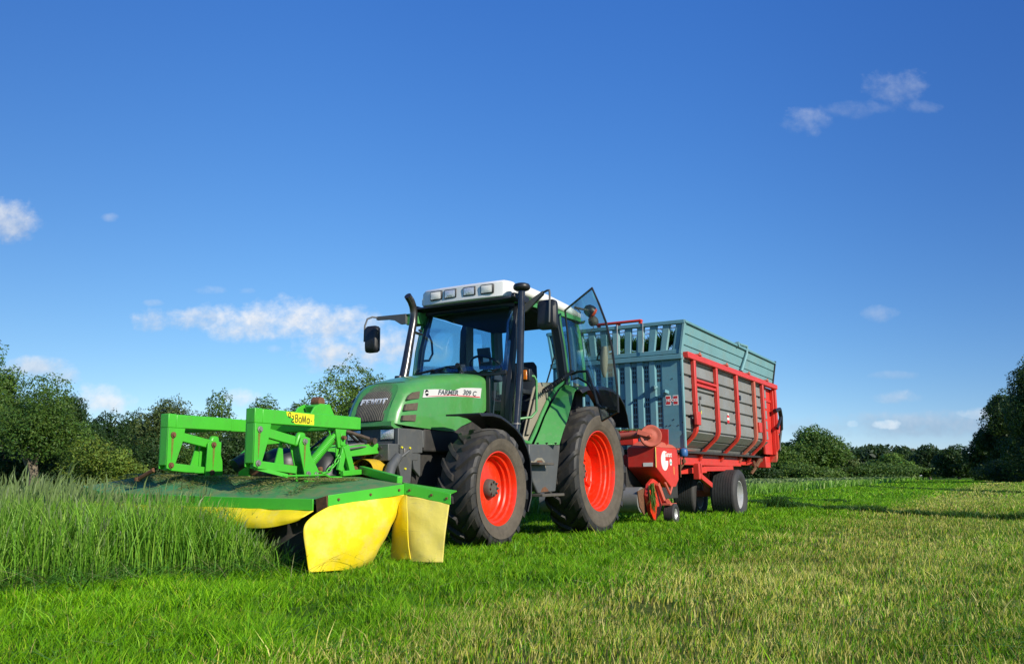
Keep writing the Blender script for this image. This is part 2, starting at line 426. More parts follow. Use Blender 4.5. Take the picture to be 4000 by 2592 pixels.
# ------------------------------------------------------------------ wheels
def ag_wheel(parent, x, y, z, Rt, w, rr, disc, nl, side, hub_r, front):
    """tractor wheel; y is the tyre centre, side +1 = outer face towards +y"""
    S = side
    rim = MB()
    yo = w * 0.40
    prof = [(rr - .03, yo - .05), (rr, yo - .012), (rr + .004, yo), (rr - .012, yo + .004), (rr - .022, yo - .012), (rr - .03, yo - .05), (rr - .052, yo - .06), (rr - .055, yo - .10), (rr - .072, yo - .112),
            (rr - .075, yo - .155), (rr - .095, yo - .165), (rr - .10, disc + .012), (rr - .115, disc), (rr * .5, disc + .012), (hub_r + .03, disc + .015), (hub_r - .02, disc + .02)]
    rim.lathe([(r, S * h) for r, h in prof], (x, y, z), 64)
    rim.lathe([(rr - .03, S * (yo - .05)), (rr - .03, -S * yo), (rr, -S * yo)], (x, y, z), 64)
    rim.lathe([(rr - .11, S * (disc - .01)), (.05, S * (disc - .01))], (x, y, z), 48)
    wh = rim.build('wheel', M['rim'], parent, smooth=28)
    if not front:
        for k in range(4):
            b = MB(); a = R(28 + 90 * k); c, s_ = math.cos(a), math.sin(a)
            q = lambda r, t, h: (x + r * c - t * s_, y + S * h, z + r * s_ + t * c)
            b.loft([[q(.17, -.07, disc), q(.17, .07, disc), q(.17, .06, disc + .06), q(.17, -.06, disc + .06)],
                    [q(.36, -.05, disc), q(.36, .05, disc), q(.36, .035, disc + .035), q(.36, -.035, disc + .035)]])
            b.build('rim_bracket', M['rim'], wh, bevel=.006)
    h = MB()
    if front:
        h.lathe([(0.0, S * (disc + .085)), (hub_r * .8, S * (disc + .085)), (hub_r * .93, S * (disc + .07)), (hub_r, S * (disc + .02)), (hub_r, S * (disc - .01))], (x, y, z), 40)
    else:
        h.lathe([(0.0, S * (disc + .06)), (hub_r * .8, S * (disc + .055)), (hub_r, S * (disc + .01))], (x, y, z), 40)
    for k in range(8):
        a = 2 * math.pi * k / 8
        h.lathe([(0, S * (disc + .105 if front else disc + .07)), (.013, S * (disc + .105 if front else disc + .07)), (.013, S * disc)], (x + hub_r * .68 * math.cos(a), y, z + hub_r * .68 * math.sin(a)), 6)
    h.build('hub_cap', M['hub'], wh)
    ty = MB()
    hw = w / 2
    Rc = Rt - .042
    sp = [(rr - .005, .40 * w), (rr + .02, .445 * w), (rr + .07, .485 * w), (rr + .13 * (Rt - rr) / .24, .50 * w), (Rc - .085, .49 * w), (Rc - .035, .465 * w), (Rc - .012, .42 * w), (Rc, .30 * w), (Rc + .006, 0)]
    full = [(r, h_) for r, h_ in sp] + [(r, -h_) for r, h_ in sp[::-1][1:]]
    mi = [0 if (max(full[i][0], full[i + 1][0]) > Rc - .05) else 1 for i in range(len(full) - 1)]
    ty.lathe([(r, h_) for r, h_ in full], (x, y, z), 72, mi)
    dth = .30 * w / Rt * 1.7
    for sd in (1, -1):
        for k in range(nl):
            th0 = 2 * math.pi * (k + (.5 if sd < 0 else 0)) / nl
            rings = []
            pth = [(.03, 0, Rt), (.16, .20, Rt), (.30, .52, Rt - .003), (.42, .82, Rt - .012), (.485, .98, Rt - .04), (.502, 1.03, Rt - .08), (.49, 1.05, Rt - .12)]
            for (fy, ft, rt) in pth:
                th = th0 + dth * ft
                lw = (.026 + .006 * fy * 2) / Rt
                base = min(rt - .01, Rc - .01) - (.03 if fy > .45 else 0)
                ring = []
                for (dt, r_) in ((-lw * 1.45, base), (-lw, rt), (lw, rt), (lw * 1.45, base)):
                    r_y = fy * w * sd if r_ == rt else (fy * w - (.02 if fy > .45 else 0)) * sd
                    ring.append((x + r_ * math.cos(th + dt), y + r_y, z + r_ * math.sin(th + dt)))
                rings.append(ring)
            ty.loft(rings, True, True, 0)
    # flatten where it stands on the ground
    ty.v = [(a, b_, c if c > .012 else .012 + (c - .012) * .15) for a, b_, c in ty.v]
    ty.build('tyre', [M['tread'], M['sidewall']], wh, smooth=40)
    return wh

# ================================================================== TRACTOR
TR = root('tractor', 'green tractor with white cab roof and red wheel rims, its cab door open', 'tractor', (1.2, 0, 0))
for sd in (1, -1):
    ag_wheel(TR, 2.457, .80 * sd, .600, .615, .42, .381, .02, 17, sd, .100, True)
    ag_wheel(TR, 0.0, 0.82 * sd, .786, .825, .48, .508, -.11, 20, sd, .15, False)

# hood
def hring(xb, xt, w, zb, zs, zt, n=10):
    half = [(w, zb), (w + .004, zb + (zs - zb) * .35), (w + .003, zb + (zs - zb) * .7), (w, zs)]
    for i in range(1, n + 1):
        a = math.pi / 2 * i / n
        half.append((w * max(0, math.cos(a)) ** .55, zs + (zt - zs) * math.sin(a) ** .9))
    pts = half + [(-a, b) for a, b in half[::-1][1:]]
    return [(xb + (xt - xb) * max(0, (z - zb) / (zt - zb)) ** 1.6, yy_, z) for yy_, z in pts]
hood = MB()
HR = [hring(1.66, 1.66, .36, 1.49, 1.79, 1.912), hring(1.98, 1.98, .36, 1.34, 1.765, 1.892), hring(2.22, 2.22, .36, 1.27, 1.735, 1.868), hring(2.36, 2.36, .36, 1.205, 1.715, 1.85), hring(2.6, 2.6, .36, 1.205, 1.675, 1.815),
      hring(2.85, 2.80, .358, 1.215, 1.63, 1.775), hring(3.06, 2.94, .354, 1.222, 1.59, 1.738), hring(3.22, 3.03, .346, 1.23, 1.56, 1.712), hring(3.315, 3.08, .325, 1.24, 1.54, 1.697), hring(3.365, 3.11, .285, 1.255, 1.535, 1.686), hring(3.385, 3.125, .235, 1.27, 1.55, 1.678)]
hood.loft(HR, False, False)
hood.add(HR[-1], [tuple(range(len(HR[-1])))])
# lip under the nose
hood.prism([(3.345, 1.20), (3.395, 1.225), (3.395, 1.268), (3.30, 1.285), (3.2, 1.21)], 'xz', -.295, .295)
hood_o = hood.build('hood', M['hood'], TR, smooth=40)
def nose_x(z): return 3.40 - .285 * max(0, (z - 1.27) / .41) ** 1.6
g = MB()
rows, cols = 14, 76
gv = []; gf = []
for i in range(rows + 1):
    t = i / rows; z = 1.278 + .405 * t; hwid = .195 + .022 * t
    for j in range(cols + 1):
        s_ = j / cols * 2 - 1
        gv.append((nose_x(z) + (.008 if j % 4 in (1, 2) else -.002) - .03 * abs(s_) ** 4, s_ * hwid, z))
for i in range(rows):
    for j in range(cols):
        a = i * (cols + 1) + j; gf.append((a, a + 1, a + cols + 2, a + cols + 1))
g.add(gv, gf)
gr = g.build('grille', M['grille'], hood_o, smooth=20)
# frame round the grille
edge = [gv[j] for j in range(0, cols + 1, 4)] + [gv[i * (cols + 1) + cols] for i in range(1, rows)] + [gv[rows * (cols + 1) + j] for j in range(cols, -1, -4)] + [gv[i * (cols + 1)] for i in range(rows - 1, 0, -1)]
fr = MB(); fr.tube(edge + [edge[0]], .006, 6, caps=False); fr.build('grille_frame', M['black'], hood_o)
# letters on the grille: hand-drawn bold slanted capitals
def letters(name, glyphs, origin, xd, yd, h, mat, parent, depth, slant, adv):
    xd = Vector(xd).normalized(); yd = Vector(yd).normalized(); zd = xd.cross(yd)
    mb = MB(); o = Vector(origin); px = 0
    for gl, wd in glyphs:
        for poly in gl:
            pts = [o + xd * ((px + a + slant * b) * h) + yd * (b * h) for a, b in poly]
            k = len(pts)
            mb.add([tuple(p) for p in pts] + [tuple(p + zd * depth) for p in pts], [tuple(range(k))[::-1], tuple(range(k, 2 * k))] + [(i, (i + 1) % k, k + (i + 1) % k, k + i) for i in range(k)])
        px += wd + adv
    return mb.build(name, mat, parent, smooth=0)
GF = ([[(0, 0), (.28, 0), (.28, 1), (0, 1)], [(.28, .76), (.78, .76), (.78, 1), (.28, 1)], [(.28, .40), (.68, .40), (.68, .62), (.28, .62)]], .74)
GE = ([[(0, 0), (.28, 0), (.28, 1), (0, 1)], [(.28, .78), (.8, .78), (.8, 1), (.28, 1)], [(.28, .40), (.72, .40), (.72, .60), (.28, .60)], [(.28, 0), (.8, 0), (.8, .22), (.28, .22)]], .80)
GN = ([[(0, 0), (.26, 0), (.26, 1), (0, 1)], [(.26, 1), (.26, .62), (.62, 0), (.62, .38)], [(.62, 0), (.90, 0), (.90, 1), (.62, 1)]], .90)
GD = ([[(0, 0), (.27, 0), (.27, 1), (0, 1)], [(.27, .78), (.62, .78), (.88, 1), (.27, 1)], [(.27, 0), (.76, 0), (.60, .22), (.27, .22)], [(.60, .22), (.76, 0), (.90, .2), (.88, 1), (.62, .78)]], .88)
GT = ([[(.22, 0), (.52, 0), (.52, .76), (.22, .76)], [(-.02, .76), (.86, .76), (.86, 1), (-.02, 1)]], .86)
letters('grille_lettering', [GF, GE, GN, GD, GT], (3.312, -.158, 1.445), (0, 1, 0), (-.46, 0, 1), .064, M['silver'], gr, .012, .12, .20)
# side vents and decal on both sides
for sd in (1, -1):
    yv = .362 * sd
    for poly in ([(3.222, 1.488), (3.186, 1.535), (3.116, 1.57), (3.01, 1.590), (3.021, 1.515)], [(3.27, 1.378), (3.24, 1.443), (3.04, 1.470), (3.055, 1.393)], [(3.30, 1.276), (3.288, 1.328), (3.07, 1.348), (3.083, 1.279)]):
        vt = MB(); vt.prism(poly, 'xz', yv - .02 * sd, yv + .003 * sd)
        vt.build('side_vent', M['vent'], hood_o)
    dp = [(2.962, 1.527), (2.934, 1.612), (2.75, 1.632), (2.60, 1.643), (2.49, 1.640), (2.43, 1.650), (2.38, 1.645), (2.31, 1.668), (2.229, 1.690), (2.0, 1.710), (1.80, 1.722), (1.827, 1.606), (2.1, 1.600), (2.396, 1.583), (2.7, 1.556)]
    d = MB(); d.prism(dp, 'xz', yv - .002 * sd, yv + .004 * sd)
    dec = d.build('side_decal', M['decal'], hood_o)
    ln = MB(); ln.prism([(2.88, 1.548), (2.396, 1.600), (1.84, 1.622), (1.84, 1.612), (2.396, 1.592), (2.88, 1.545)], 'xz', yv + .003 * sd, yv + .006 * sd)
    ln.build('red_line', M['red_ink'], dec, smooth=0)
    em = MB(); em.lathe([(0, .0058 * sd), (.033, .0055 * sd), (.033, 0)], (2.89, yv, 1.583), 24); em.build('emblem', M['black_ink'], dec)
    em = MB(); em.prism([(2.918, 1.580), (2.89, 1.592), (2.862, 1.588), (2.862, 1.578), (2.89, 1.580), (2.918, 1.570)], 'xz', yv + .005 * sd, yv + .0075 * sd); em.build('emblem_band', M['white_ink'], dec, smooth=0)
    if sd > 0:
        text('decal_lettering', 'FARMER', .074, (2.690, yv + .005, 1.580), (-1, 0, .065), (0, 0, 1), M['ink'], dec, .0015, .0022, .28, 1.46)
        text('decal_lettering', '309 C', .077, (2.205, yv + .005, 1.618), (-1, 0, .015), (0, 0, 1), M['ink'], dec, .0015, .0022, .28, 1.45)
    else:
        text('decal_lettering', 'FARMER 309 C', .078, (1.88, yv - .005, 1.61), (1, 0, 0), (0, 0, 1), M['ink'], dec, .0015, .0035, .28, 1.1)
hc = MB(); hc.lathe([(0, .03), (.045, .03), (.05, 0)], (2.55, -.25, 1.80), 16, axis='z'); hc.build('hood_catch', M['black_plastic'], hood_o)

# front bumper, lights, frame
b = MB()
b.box(2.95, 3.335, -.338, .338, 1.015, 1.203)
b.box(3.0, 3.322, -.338, .338, .885, 1.005)
bump = b.build('front_panel', M['dark_grey'], TR, bevel=.008)
for sd in (1, -1):
    l = MB(); l.box(3.325, 3.345, sd * .21 - .093, sd * .21 + .093, 1.088, 1.198); l.build('headlight_frame', M['black_plastic'], TR, bevel=.008)
    l = MB()
    n = 8; vs = []; fs = []
    for i in range(n + 1):
        for j in range(n + 1):
            a, c = i / n * 2 - 1, j / n * 2 - 1
            vs.append((3.346 + .012 * (1 - a * a) * (1 - c * c), sd * .21 + a * .082, 1.143 + c * .047))
    for i in range(n):
        for j in range(n):
            q = i * (n + 1) + j; fs.append((q, q + n + 1, q + n + 2, q + 1))
    l.add(vs, fs); l.build('headlight', M['lamp_glass'], TR, smooth=60)
for sd in (1, -1):
    f = MB()
    a, c = (.300 * sd, .345 * sd)
    f.prism([(3.345, 1.20), (3.345, .875), (3.27, .66), (3.13, .66), (3.10, .96), (2.93, .965), (2.93, 1.2)], 'xz', a, c)
    f.prism([(2.925, 1.195), (2.925, 1.02), (2.2, 1.02), (2.2, 1.195)], 'xz', a, c - .006 * sd)
    f.prism([(3.095, .955), (3.06, .80), (2.95, .72), (2.95, .955)], 'xz', a, c - .01 * sd)
    fo = f.build('side_frame', M['dark_grey'], TR, bevel=.006)
    y0 = .346 * sd
    for (xx, zz) in ((3.289, 1.012), (3.155, 1.009), (3.192, .972), (3.231, .804)):
        q = MB(); q.lathe([(0, .012 * sd), (.010, .012 * sd), (.012, 0)], (xx, y0, zz), 10); q.build('yellow_bolt', M['yellow_bolt'], fo)
    q = MB(); q.box(3.225, 3.262, y0 - .01, y0 + .016 * sd, .935, 1.005); q.build('latch_plate', M['steel'], fo, bevel=.003)
# front hitch block with clevis
q = MB()
q.box(3.30, 3.50, .16, .345, .88, 1.045); q.box(3.30, 3.50, -.345, -.16, .88, 1.045)
q.box(3.32, 3.45, -.16, .16, .90, 1.0)
hb = q.build('front_hitch', M['dark_grey'], TR, bevel=.008)
for (yy_, zz) in ((.21, 1.005), (.255, 1.005), (.255, .925)):
    q = MB(); q.lathe([(0, .022), (.017, .022), (.017, 0)], (3.50, yy_, zz), 6, axis='x'); q.build('hitch_bolt', M['engine'], hb)
q = MB(); q.box(3.46, 3.56, .02, .13, .93, 1.03); q.box(3.46, 3.56, -.02, .02, .92, .95); q.build('hitch_bracket', M['rusty'], hb, bevel=.006)
# hydraulic cylinder and pto guard
q = MB(); q.tube([(3.36, .36, .92), (3.50, .38, .82), (3.56, .39, .72)], [.045, .05, .055], 14); q.tube([(3.2, .37, .98), (3.52, .30, .78)], .014, 8); q.build('hydraulic_cylinder', M['dark_grey'], TR)
q = MB()
rings = []
for k in range(13):
    a = R(-20 + 220 * k / 12)
    rings.append([(3.45, .17 + .12 * math.cos(a), .80 + .10 * math.sin(a)), (3.72, .20 + .14 * math.cos(a), .78 + .115 * math.sin(a))])
q.loft(rings, False, False); q.build('pto_guard', M['yellow_guard'], TR)
q = MB(); q.tube([(3.3, .12, .80), (4.3, .05, .80)], .035, 12); q.build('pto_shaft', M['rusty'], TR)

# chassis and axles
q = MB()
q.box(1.2, 3.0, -.27, .27, .62, 1.25)
q.box(-.35, 1.3, -.33, .33, .55, 1.15)
q.box(1.7, 2.9, -.345, .345, .98, 1.22)
q.box(1.6, 2.3, -.33, .33, 1.15, 1.5)
q.lathe([(.17, -.6), (.17, .6)], (0, 0, .786), 24); q.lathe([(.10, -.6), (.10, .6)], (2.457, 0, .60), 20)
q.box(2.3, 2.6, -.62, .62, .54, .64)
q.tube([(2.2, .33, .75), (2.3, .58, .68)], .04, 10)
q.build('chassis', M['engine'], TR, bevel=.02)
# fuel tank / step box both sides
for sd in (1, -1):
    q = MB(); q.box(.72, 1.62, min(.42 * sd, .74 * sd), max(.42 * sd, .74 * sd), .55, 1.05)
    q.prism([(1.66, 1.078), (.874, 1.092), (1.022, .545), (1.46, .53), (1.66, .75)], 'xz', .86 * sd, .90 * sd)
    bx = q.build('step_box', M['dark_grey'], TR, bevel=.012)
    q = MB(); q.box(1.30, 1.66, min(.901 * sd, 1.03 * sd), max(.901 * sd, 1.03 * sd), .845, .875); q.build('step', M['hub'], bx, bevel=.006)
    q = MB(); q.box(1.05, 1.60, min(.86 * sd, 1.03 * sd), max(.86 * sd, 1.03 * sd), .495, .527); q.build('step', M['hub'], bx, bevel=.006)
    for poly in ([(1.655, .895), (1.56, .885), (1.48, .925), (1.36, .93), (1.29, .89), (1.265, .82), (1.275, .80), (1.31, .87), (1.37, .905), (1.47, .90), (1.55, .865), (1.655, .87)],):
        w = MB(); w.prism(poly, 'xz', .9005 * sd, .9025 * sd); w.build('worn_edge', M['beige'], bx, smooth=0)
    for poly in ([(1.48, .895), (1.38, .90), (1.33, .875), (1.48, .87)], [(1.40, .545), (1.36, .59), (1.29, .605), (1.23, .575), (1.20, .55)]):
        w = MB(); w.prism(poly, 'xz', .9006 * sd, .9024 * sd); w.build('rust_patch', M['rusty'], bx, smooth=0)

# fenders
def strip(profile_in, profile_out, th, mb):
    """sheet between two polylines (lists of 3-D points), thickened"""
    a = [Vector(p) for p in profile_in]; c = [Vector(p) for p in profile_out]
    rings = []
    for i in range(len(a)):
        t = (a[min(i + 1, len(a) - 1)] - a[max(i - 1, 0)]).normalized(); n = t.cross((c[i] - a[i]).normalized()).normalized() * th
        rings.append([tuple(a[i]), tuple(c[i]), tuple(c[i] + n), tuple(a[i] + n)])
    mb.loft(rings, True, True)
for sd in (1, -1):
    pr = [(2.86, 1.35), (2.62, 1.362), (2.45, 1.348), (2.31, 1.307), (2.13, 1.245), (1.98, 1.159), (1.86, 1.035), (1.79, .896), (1.765, .70), (1.78, .485), (1.86, .335)]
    q = MB()
    strip([(x, .58 * sd, z) for x, z in pr], [(x, .99 * sd, z) for x, z in pr], .018, q)
    lip = [(x - (x - 2.457) * .045, z - (z - .6) * .045) for x, z in pr]
    strip([(x, .99 * sd, z) for x, z in pr], [(x, 1.0 * sd, z) for x, z in lip], .012, q)
    q.bar((2.3, .4 * sd, 1.0), (2.2, .7 * sd, 1.25), .04, .04)
    q.build('front_mudguard', M['black_plastic'], TR, bevel=.004)
    po = [(.60, 1.765), (.42, 1.82), (.19, 1.845), (-.10, 1.868), (-.38, 1.862), (-.64, 1.805), (-.80, 1.70), (-.89, 1.56), (-.955, 1.374)]
    pi = [(x, z + .03) for x, z in po]
    q = MB(); strip([(x, .60 * sd, z) for x, z in pi], [(x, 1.05 * sd, z) for x, z in po], .022, q)
    lip = [(x * .965, .786 + (z - .786) * .955) for x, z in po]
    strip([(x, 1.05 * sd, z) for x, z in po], [(x, 1.075 * sd, z) for x, z in lip], .014, q)
    q.build('rear_mudguard', M['black_plastic'], TR, bevel=.005)
    # green front part of the mudguard
    A = [(1.325, 1.085), (1.181, 1.242), (1.027, 1.43), (.817, 1.627), (.60, 1.80), (.45, 1.862)]
    B = [(1.10, 1.085), (.993, 1.242), (.856, 1.407), (.741, 1.598), (.66, 1.745), (.55, 1.80)]
    q = MB(); strip([(x, .78 * sd, z) for x, z in A], [(x, 1.0 * sd, z) for x, z in B], .015 * sd, q)
    gm = q.build('mudguard_panel', M['hood'], TR, bevel=.004)
    for s_ in (.15, .5, .85):
        p = Vector((1.325, .78 * sd, 1.10)).lerp(Vector((1.10, 1.0 * sd, 1.10)), s_)
        w = MB(); w.lathe([(0, .014 * sd), (.008, .014 * sd), (.008, -.01 * sd)], tuple(p), 8); w.build('bolt', M['engine'], gm)

# ---- cab
CAB = MB(); MIDP = []
for sd in (1, -1):
    # front pillars, bowed
    pts = [(1.70, .66 * sd, 1.33), (1.695, .675 * sd, 1.60), (1.66, .685 * sd, 1.92), (1.60, .685 * sd, 2.25), (1.53, .675 * sd, 2.5), (1.44, .66 * sd, 2.76)]
    rings = []
    for (x, y, z) in pts:
        rings.append([(x + .03, y - .045 * sd, z), (x + .025, y + .015 * sd, z), (x - .045, y + .02 * sd, z), (x - .05, y - .03 * sd, z)])
    if sd < 0: CAB.loft(rings)
    else: LP = rings
    # middle (hinge) pillar
    pts = [(.42, .80 * sd, 1.80), (.43, .79 * sd, 2.0), (.47, .765 * sd, 2.35), (.50, .73 * sd, 2.66), (.46, .70 * sd, 2.80)]
    MIDP.append([[(x + .045, y - .09 * sd, z), (x + .045, y, z), (x - .02, y + .006 * sd, z), (x - .02, y - .09 * sd, z)] for x, y, z in pts])
    CAB.loft([[(x - .0205, y - .06 * sd, z), (x - .0205, y + .006 * sd, z), (x - .065, y + .008 * sd, z), (x - .065, y - .06 * sd, z)] for x, y, z in pts])
    # rear pillar
    pts = [(-.34, .70 * sd, 1.80), (-.30, .70 * sd, 2.2), (-.22, .68 * sd, 2.6), (-.18, .66 * sd, 2.78)]
    CAB.loft([[(x + .05, y - .08 * sd, z), (x + .05, y, z), (x - .04, y, z), (x - .04, y - .08 * sd, z)] for x, y, z in pts])
    # sill frame rising along the fender to the hinge
    pts = [(1.68, .745 * sd, 1.13), (1.36, .745 * sd, 1.10), (1.235, .745 * sd, 1.225), (1.07, .745 * sd, 1.42), (.87, .745 * sd, 1.63), (.66, .755 * sd, 1.80), (.45, .765 * sd, 1.90)]
    CAB.tube(pts, .026, 8)
    # roof side rail and floor side
    CAB.bar((1.50, .67 * sd, 2.77), (-.2, .68 * sd, 2.79), .07, .06)
CAB.bar((-.2, -.64, 2.76), (-.2, .64, 2.76), .06, .07, side=(1, 0, 0))
CAB.bar((-.34, -.68, 1.82), (-.34, .68, 1.82), .06, .10, side=(1, 0, 0))
cabo = CAB.build('cab_frame', M['green_trim'], TR, bevel=.006)
# black seals and inner posts
q = MB(); q.loft(LP); q.build('front_pillar', M['black_plastic'], cabo, bevel=.004)
for mp_ in MIDP:
    q = MB(); q.loft(mp_); q.build('door_pillar', M['black_plastic'], cabo, bevel=.004)
for sd in (1, -1):
    q = MB()
    q.loft([[(x + .03, y - .10 * sd, z), (x + .032, y - .047 * sd, z), (x - .03, y - .04 * sd, z), (x - .03, y - .10 * sd, z)] for x, y, z in [(1.70, .66 * sd, 1.33), (1.66, .685 * sd, 1.92), (1.60, .685 * sd, 2.25), (1.44, .66 * sd, 2.76)]])
    q.build('pillar_seal', M['black_plastic'], cabo, bevel=.004)
q = MB()
q.bar((1.46, -.64, 2.74), (1.46, .64, 2.74), .06, .07, side=(1, 0, 0)); q.build('roof_header', M['black_plastic'], cabo, bevel=.004); q = MB()
q.bar((1.69, -.64, 1.90), (1.69, .64, 1.90), .05, .05, side=(1, 0, 0))
q.bar((1.70, .37, 1.34), (1.70, .62, 1.34), .05, .05, side=(1, 0, 0)); q.bar((1.70, -.37, 1.34), (1.70, -.62, 1.34), .05, .05, side=(1, 0, 0))
q.box(1.645, 1.70, .365, .415, 1.32, 1.89); q.box(1.645, 1.70, -.415, -.365, 1.32, 1.89)
q.build('window_seal', M['black_plastic'], cabo, bevel=.004)
for sd in (1, -1):
    q = MB()
    q.loft([[(x + .05, y - .12 * sd, z), (x + .05, y - .085 * sd, z), (x - .10, y - .085 * sd, z), (x - .10, y - .12 * sd, z)] for x, y, z in [(.40, .80 * sd, 1.82), (.44, .77 * sd, 2.3), (.50, .73 * sd, 2.72)]])
    q.build('inner_post', M['beige'], cabo, bevel=.006); q = MB()
    q.loft([[(x + .09, y - .13 * sd, z), (x + .09, y - .075 * sd, z), (x - .06, y - .075 * sd, z), (x - .06, y - .13 * sd, z)] for x, y, z in [(-.32, .70 * sd, 1.8), (-.22, .68 * sd, 2.6), (-.18, .66 * sd, 2.78)]])
    q.build('inner_post', M['beige'], cabo, bevel=.006)
# glass
def pane(name, pts, mat, parent, th=.005):
    mb = MB(); mb.plate(pts, th); return mb.build(name, mat, parent, smooth=0)
ws = MB()
rings = []
for (x, y, z) in [(1.705, .655, 1.905), (1.68, .665, 2.08), (1.64, .665, 2.28), (1.57, .655, 2.5), (1.475, .64, 2.73)]:
    rings.append([(x + .045 * (1 - (k / 6 - 1) ** 2), y * (k / 6 - 1), z) for k in range(13)])
ws.loft(rings, False, False)
ws_o = ws.build('windscreen', M['glass'], cabo)
sf = ws_o.modifiers.new('thickness', 'SOLIDIFY'); sf.thickness = .006
for sd in (1, -1):
    pane('lower_front_window', [(1.695, .405 * sd, 1.36), (1.695, .60 * sd, 1.36), (1.69, .62 * sd, 1.875), (1.69, .405 * sd, 1.875)], M['glass'], cabo)
    pane('rear_side_window', [(.36, .775 * sd, 1.92), (-.30, .705 * sd, 1.90), (-.18, .67 * sd, 2.74), (.42, .715 * sd, 2.74)], M['glass'], cabo)
pane('rear_window', [(-.335, -.62, 1.88), (-.335, .62, 1.88), (-.20, .60, 2.72), (-.20, -.60, 2.72)], M['glass'], cabo)
pane('side_window', [(1.655, -.70, 1.36), (1.62, -.705, 2.0), (1.42, -.675, 2.73), (.53, -.73, 2.73), (.47, -.80, 2.0), (.70, -.775, 1.80), (1.1, -.765, 1.42), (1.36, -.765, 1.14)], M['door_glass'], cabo)
# right door grab frame seen through the windscreen
q = MB()
q.tube([(1.60, -.66, 2.52), (1.45, -.63, 2.50), (1.38, -.62, 2.40), (1.36, -.62, 2.25), (1.42, -.63, 2.16), (1.62, -.66, 2.13)], .014, 8)
q.tube([(1.55, -.62, 2.40), (1.60, -.60, 2.05)], .008, 6)
q.build('grab_handle', M['black'], cabo)
# cab floor, dash, console
q = MB()
q.box(-.3, 1.66, -.62, .62, 1.12, 1.20)
q.box(1.50, 1.66, -.36, .36, 1.2, 1.84)
q.prism([(1.66, 1.86), (1.66, 1.92), (1.42, 1.96), (1.30, 1.90), (1.30, 1.84)], 'xz', -.36, .36)
q.prism([(1.50, 1.20), (1.45, 1.95), (1.18, 2.0), (1.10, 1.86), (1.25, 1.2)], 'xz', -.17, .17)
q.box(.5, 1.45, -.70, -.40, 1.2, 1.78); q.prism([(1.45, 1.7), (1.35, 2.05), (1.0, 2.14), (.80, 1.7)], 'xz', -.66, -.36)
q.box(-.32, -.1, -.66, .66, 1.15, 1.85)
q.build('dashboard', M['seat'], cabo, bevel=.015)
q = MB(); 
for sd in (1, -1):
    strip([(x, .66 * sd, z) for x, z in [(1.40, 1.12), (1.36, 1.20), (1.264, 1.397), (1.16, 1.62), (1.084, 1.773), (.95, 1.85), (.62, 1.88)]], [(x, .72 * sd, z) for x, z in [(1.32, 1.12), (1.22, 1.20), (1.03, 1.45), (.84, 1.65), (.68, 1.80), (.6, 1.85), (.45, 1.88)]], .02, q)
q.build('side_console', M['beige'], cabo, bevel=.006)
q = MB(); q.plate([(1.30, .715, 1.20), (1.05, .715, 1.45), (.84, .72, 1.66), (.70, .725, 1.79), (1.05, .70, 1.80), (1.2, .70, 1.52), (1.36, .70, 1.2)], .02); q.build('console_cover', M['beige'], cabo, bevel=.005)
# ceiling
q = MB(); q.prism([(1.62, 2.80), (1.48, 2.745), (.9, 2.715), (-.2, 2.72), (-.28, 2.82)], 'xz', -.64, .64); q.build('ceiling', M['seat'], cabo, bevel=.01)
# steering wheel, column and monitor
sw = MB()
c0 = Vector((1.13, .03, 2.06)); ax = Vector((-.55, 0, .83)).normalized(); e1 = Vector((0, 1, 0)); e2 = ax.cross(e1)
sw.tube([tuple(c0 + e1 * .21 * math.cos(2 * math.pi * k / 32) + e2 * .21 * math.sin(2 * math.pi * k / 32)) for k in range(33)], .015, 8, caps=False)
for k in range(3):
    a = 2 * math.pi * k / 3 + .5
    sw.tube([tuple(c0 - ax * .03), tuple(c0 + e1 * .21 * math.cos(a) + e2 * .21 * math.sin(a))], .012, 6)
sw.tube([tuple(c0 - ax * .02), tuple(c0 - ax * .30)], .03, 10)
sw.build('steering_wheel', M['black_plastic'], cabo)
q = MB(); q.prism([(1.28, 2.28), (1.30, 2.27), (1.24, 2.02), (1.20, 2.03)], 'xz', -.01, .17); q.tube([(1.25, .09, 2.04), (1.30, .09, 1.88)], .02, 8)
mo = q.build('control_monitor', M['screen'], cabo, bevel=.008)
q = MB(); q.prism([(1.275, 2.165), (1.283, 2.163), (1.272, 2.105), (1.262, 2.107)], 'xz', .07, .15); q.build('keypad', M['white_key'], mo)
q = MB(); q.prism([(1.285, 2.18), (1.293, 2.178), (1.272, 2.08), (1.262, 2.08)], 'xz', .005, .025); q.build('red_switch', M['red_plastic'], mo)
# seat
q = MB()
rings = []
for (x, z, w_, d_) in [(.50, 1.62, .24, .10), (.44, 1.80, .25, .09), (.38, 2.0, .24, .08), (.33, 2.14, .21, .07), (.31, 2.20, .16, .05)]:
    rings.append([(x + d_ * math.cos(2 * math.pi * k / 16) * .8, .10 + w_ * math.copysign(abs(math.sin(2 * math.pi * k / 16)) ** .6, math.sin(2 * math.pi * k / 16)), z) for k in range(16)])
q.loft(rings)
q.box(.42, .95, -.14, .34, 1.52, 1.66); q.box(.5, .85, -.05, .25, 1.2, 1.52)
q.box(.45, .90, .30, .37, 1.74, 1.80)
q.build('seat', M['seat'], cabo, bevel=.03)
q = MB(); q.tube([(-.05, .42, 2.42), (.0, .30, 2.0), (.1, .25, 1.7)], .012, 6); q.build('seat_strut', M['black'], cabo)
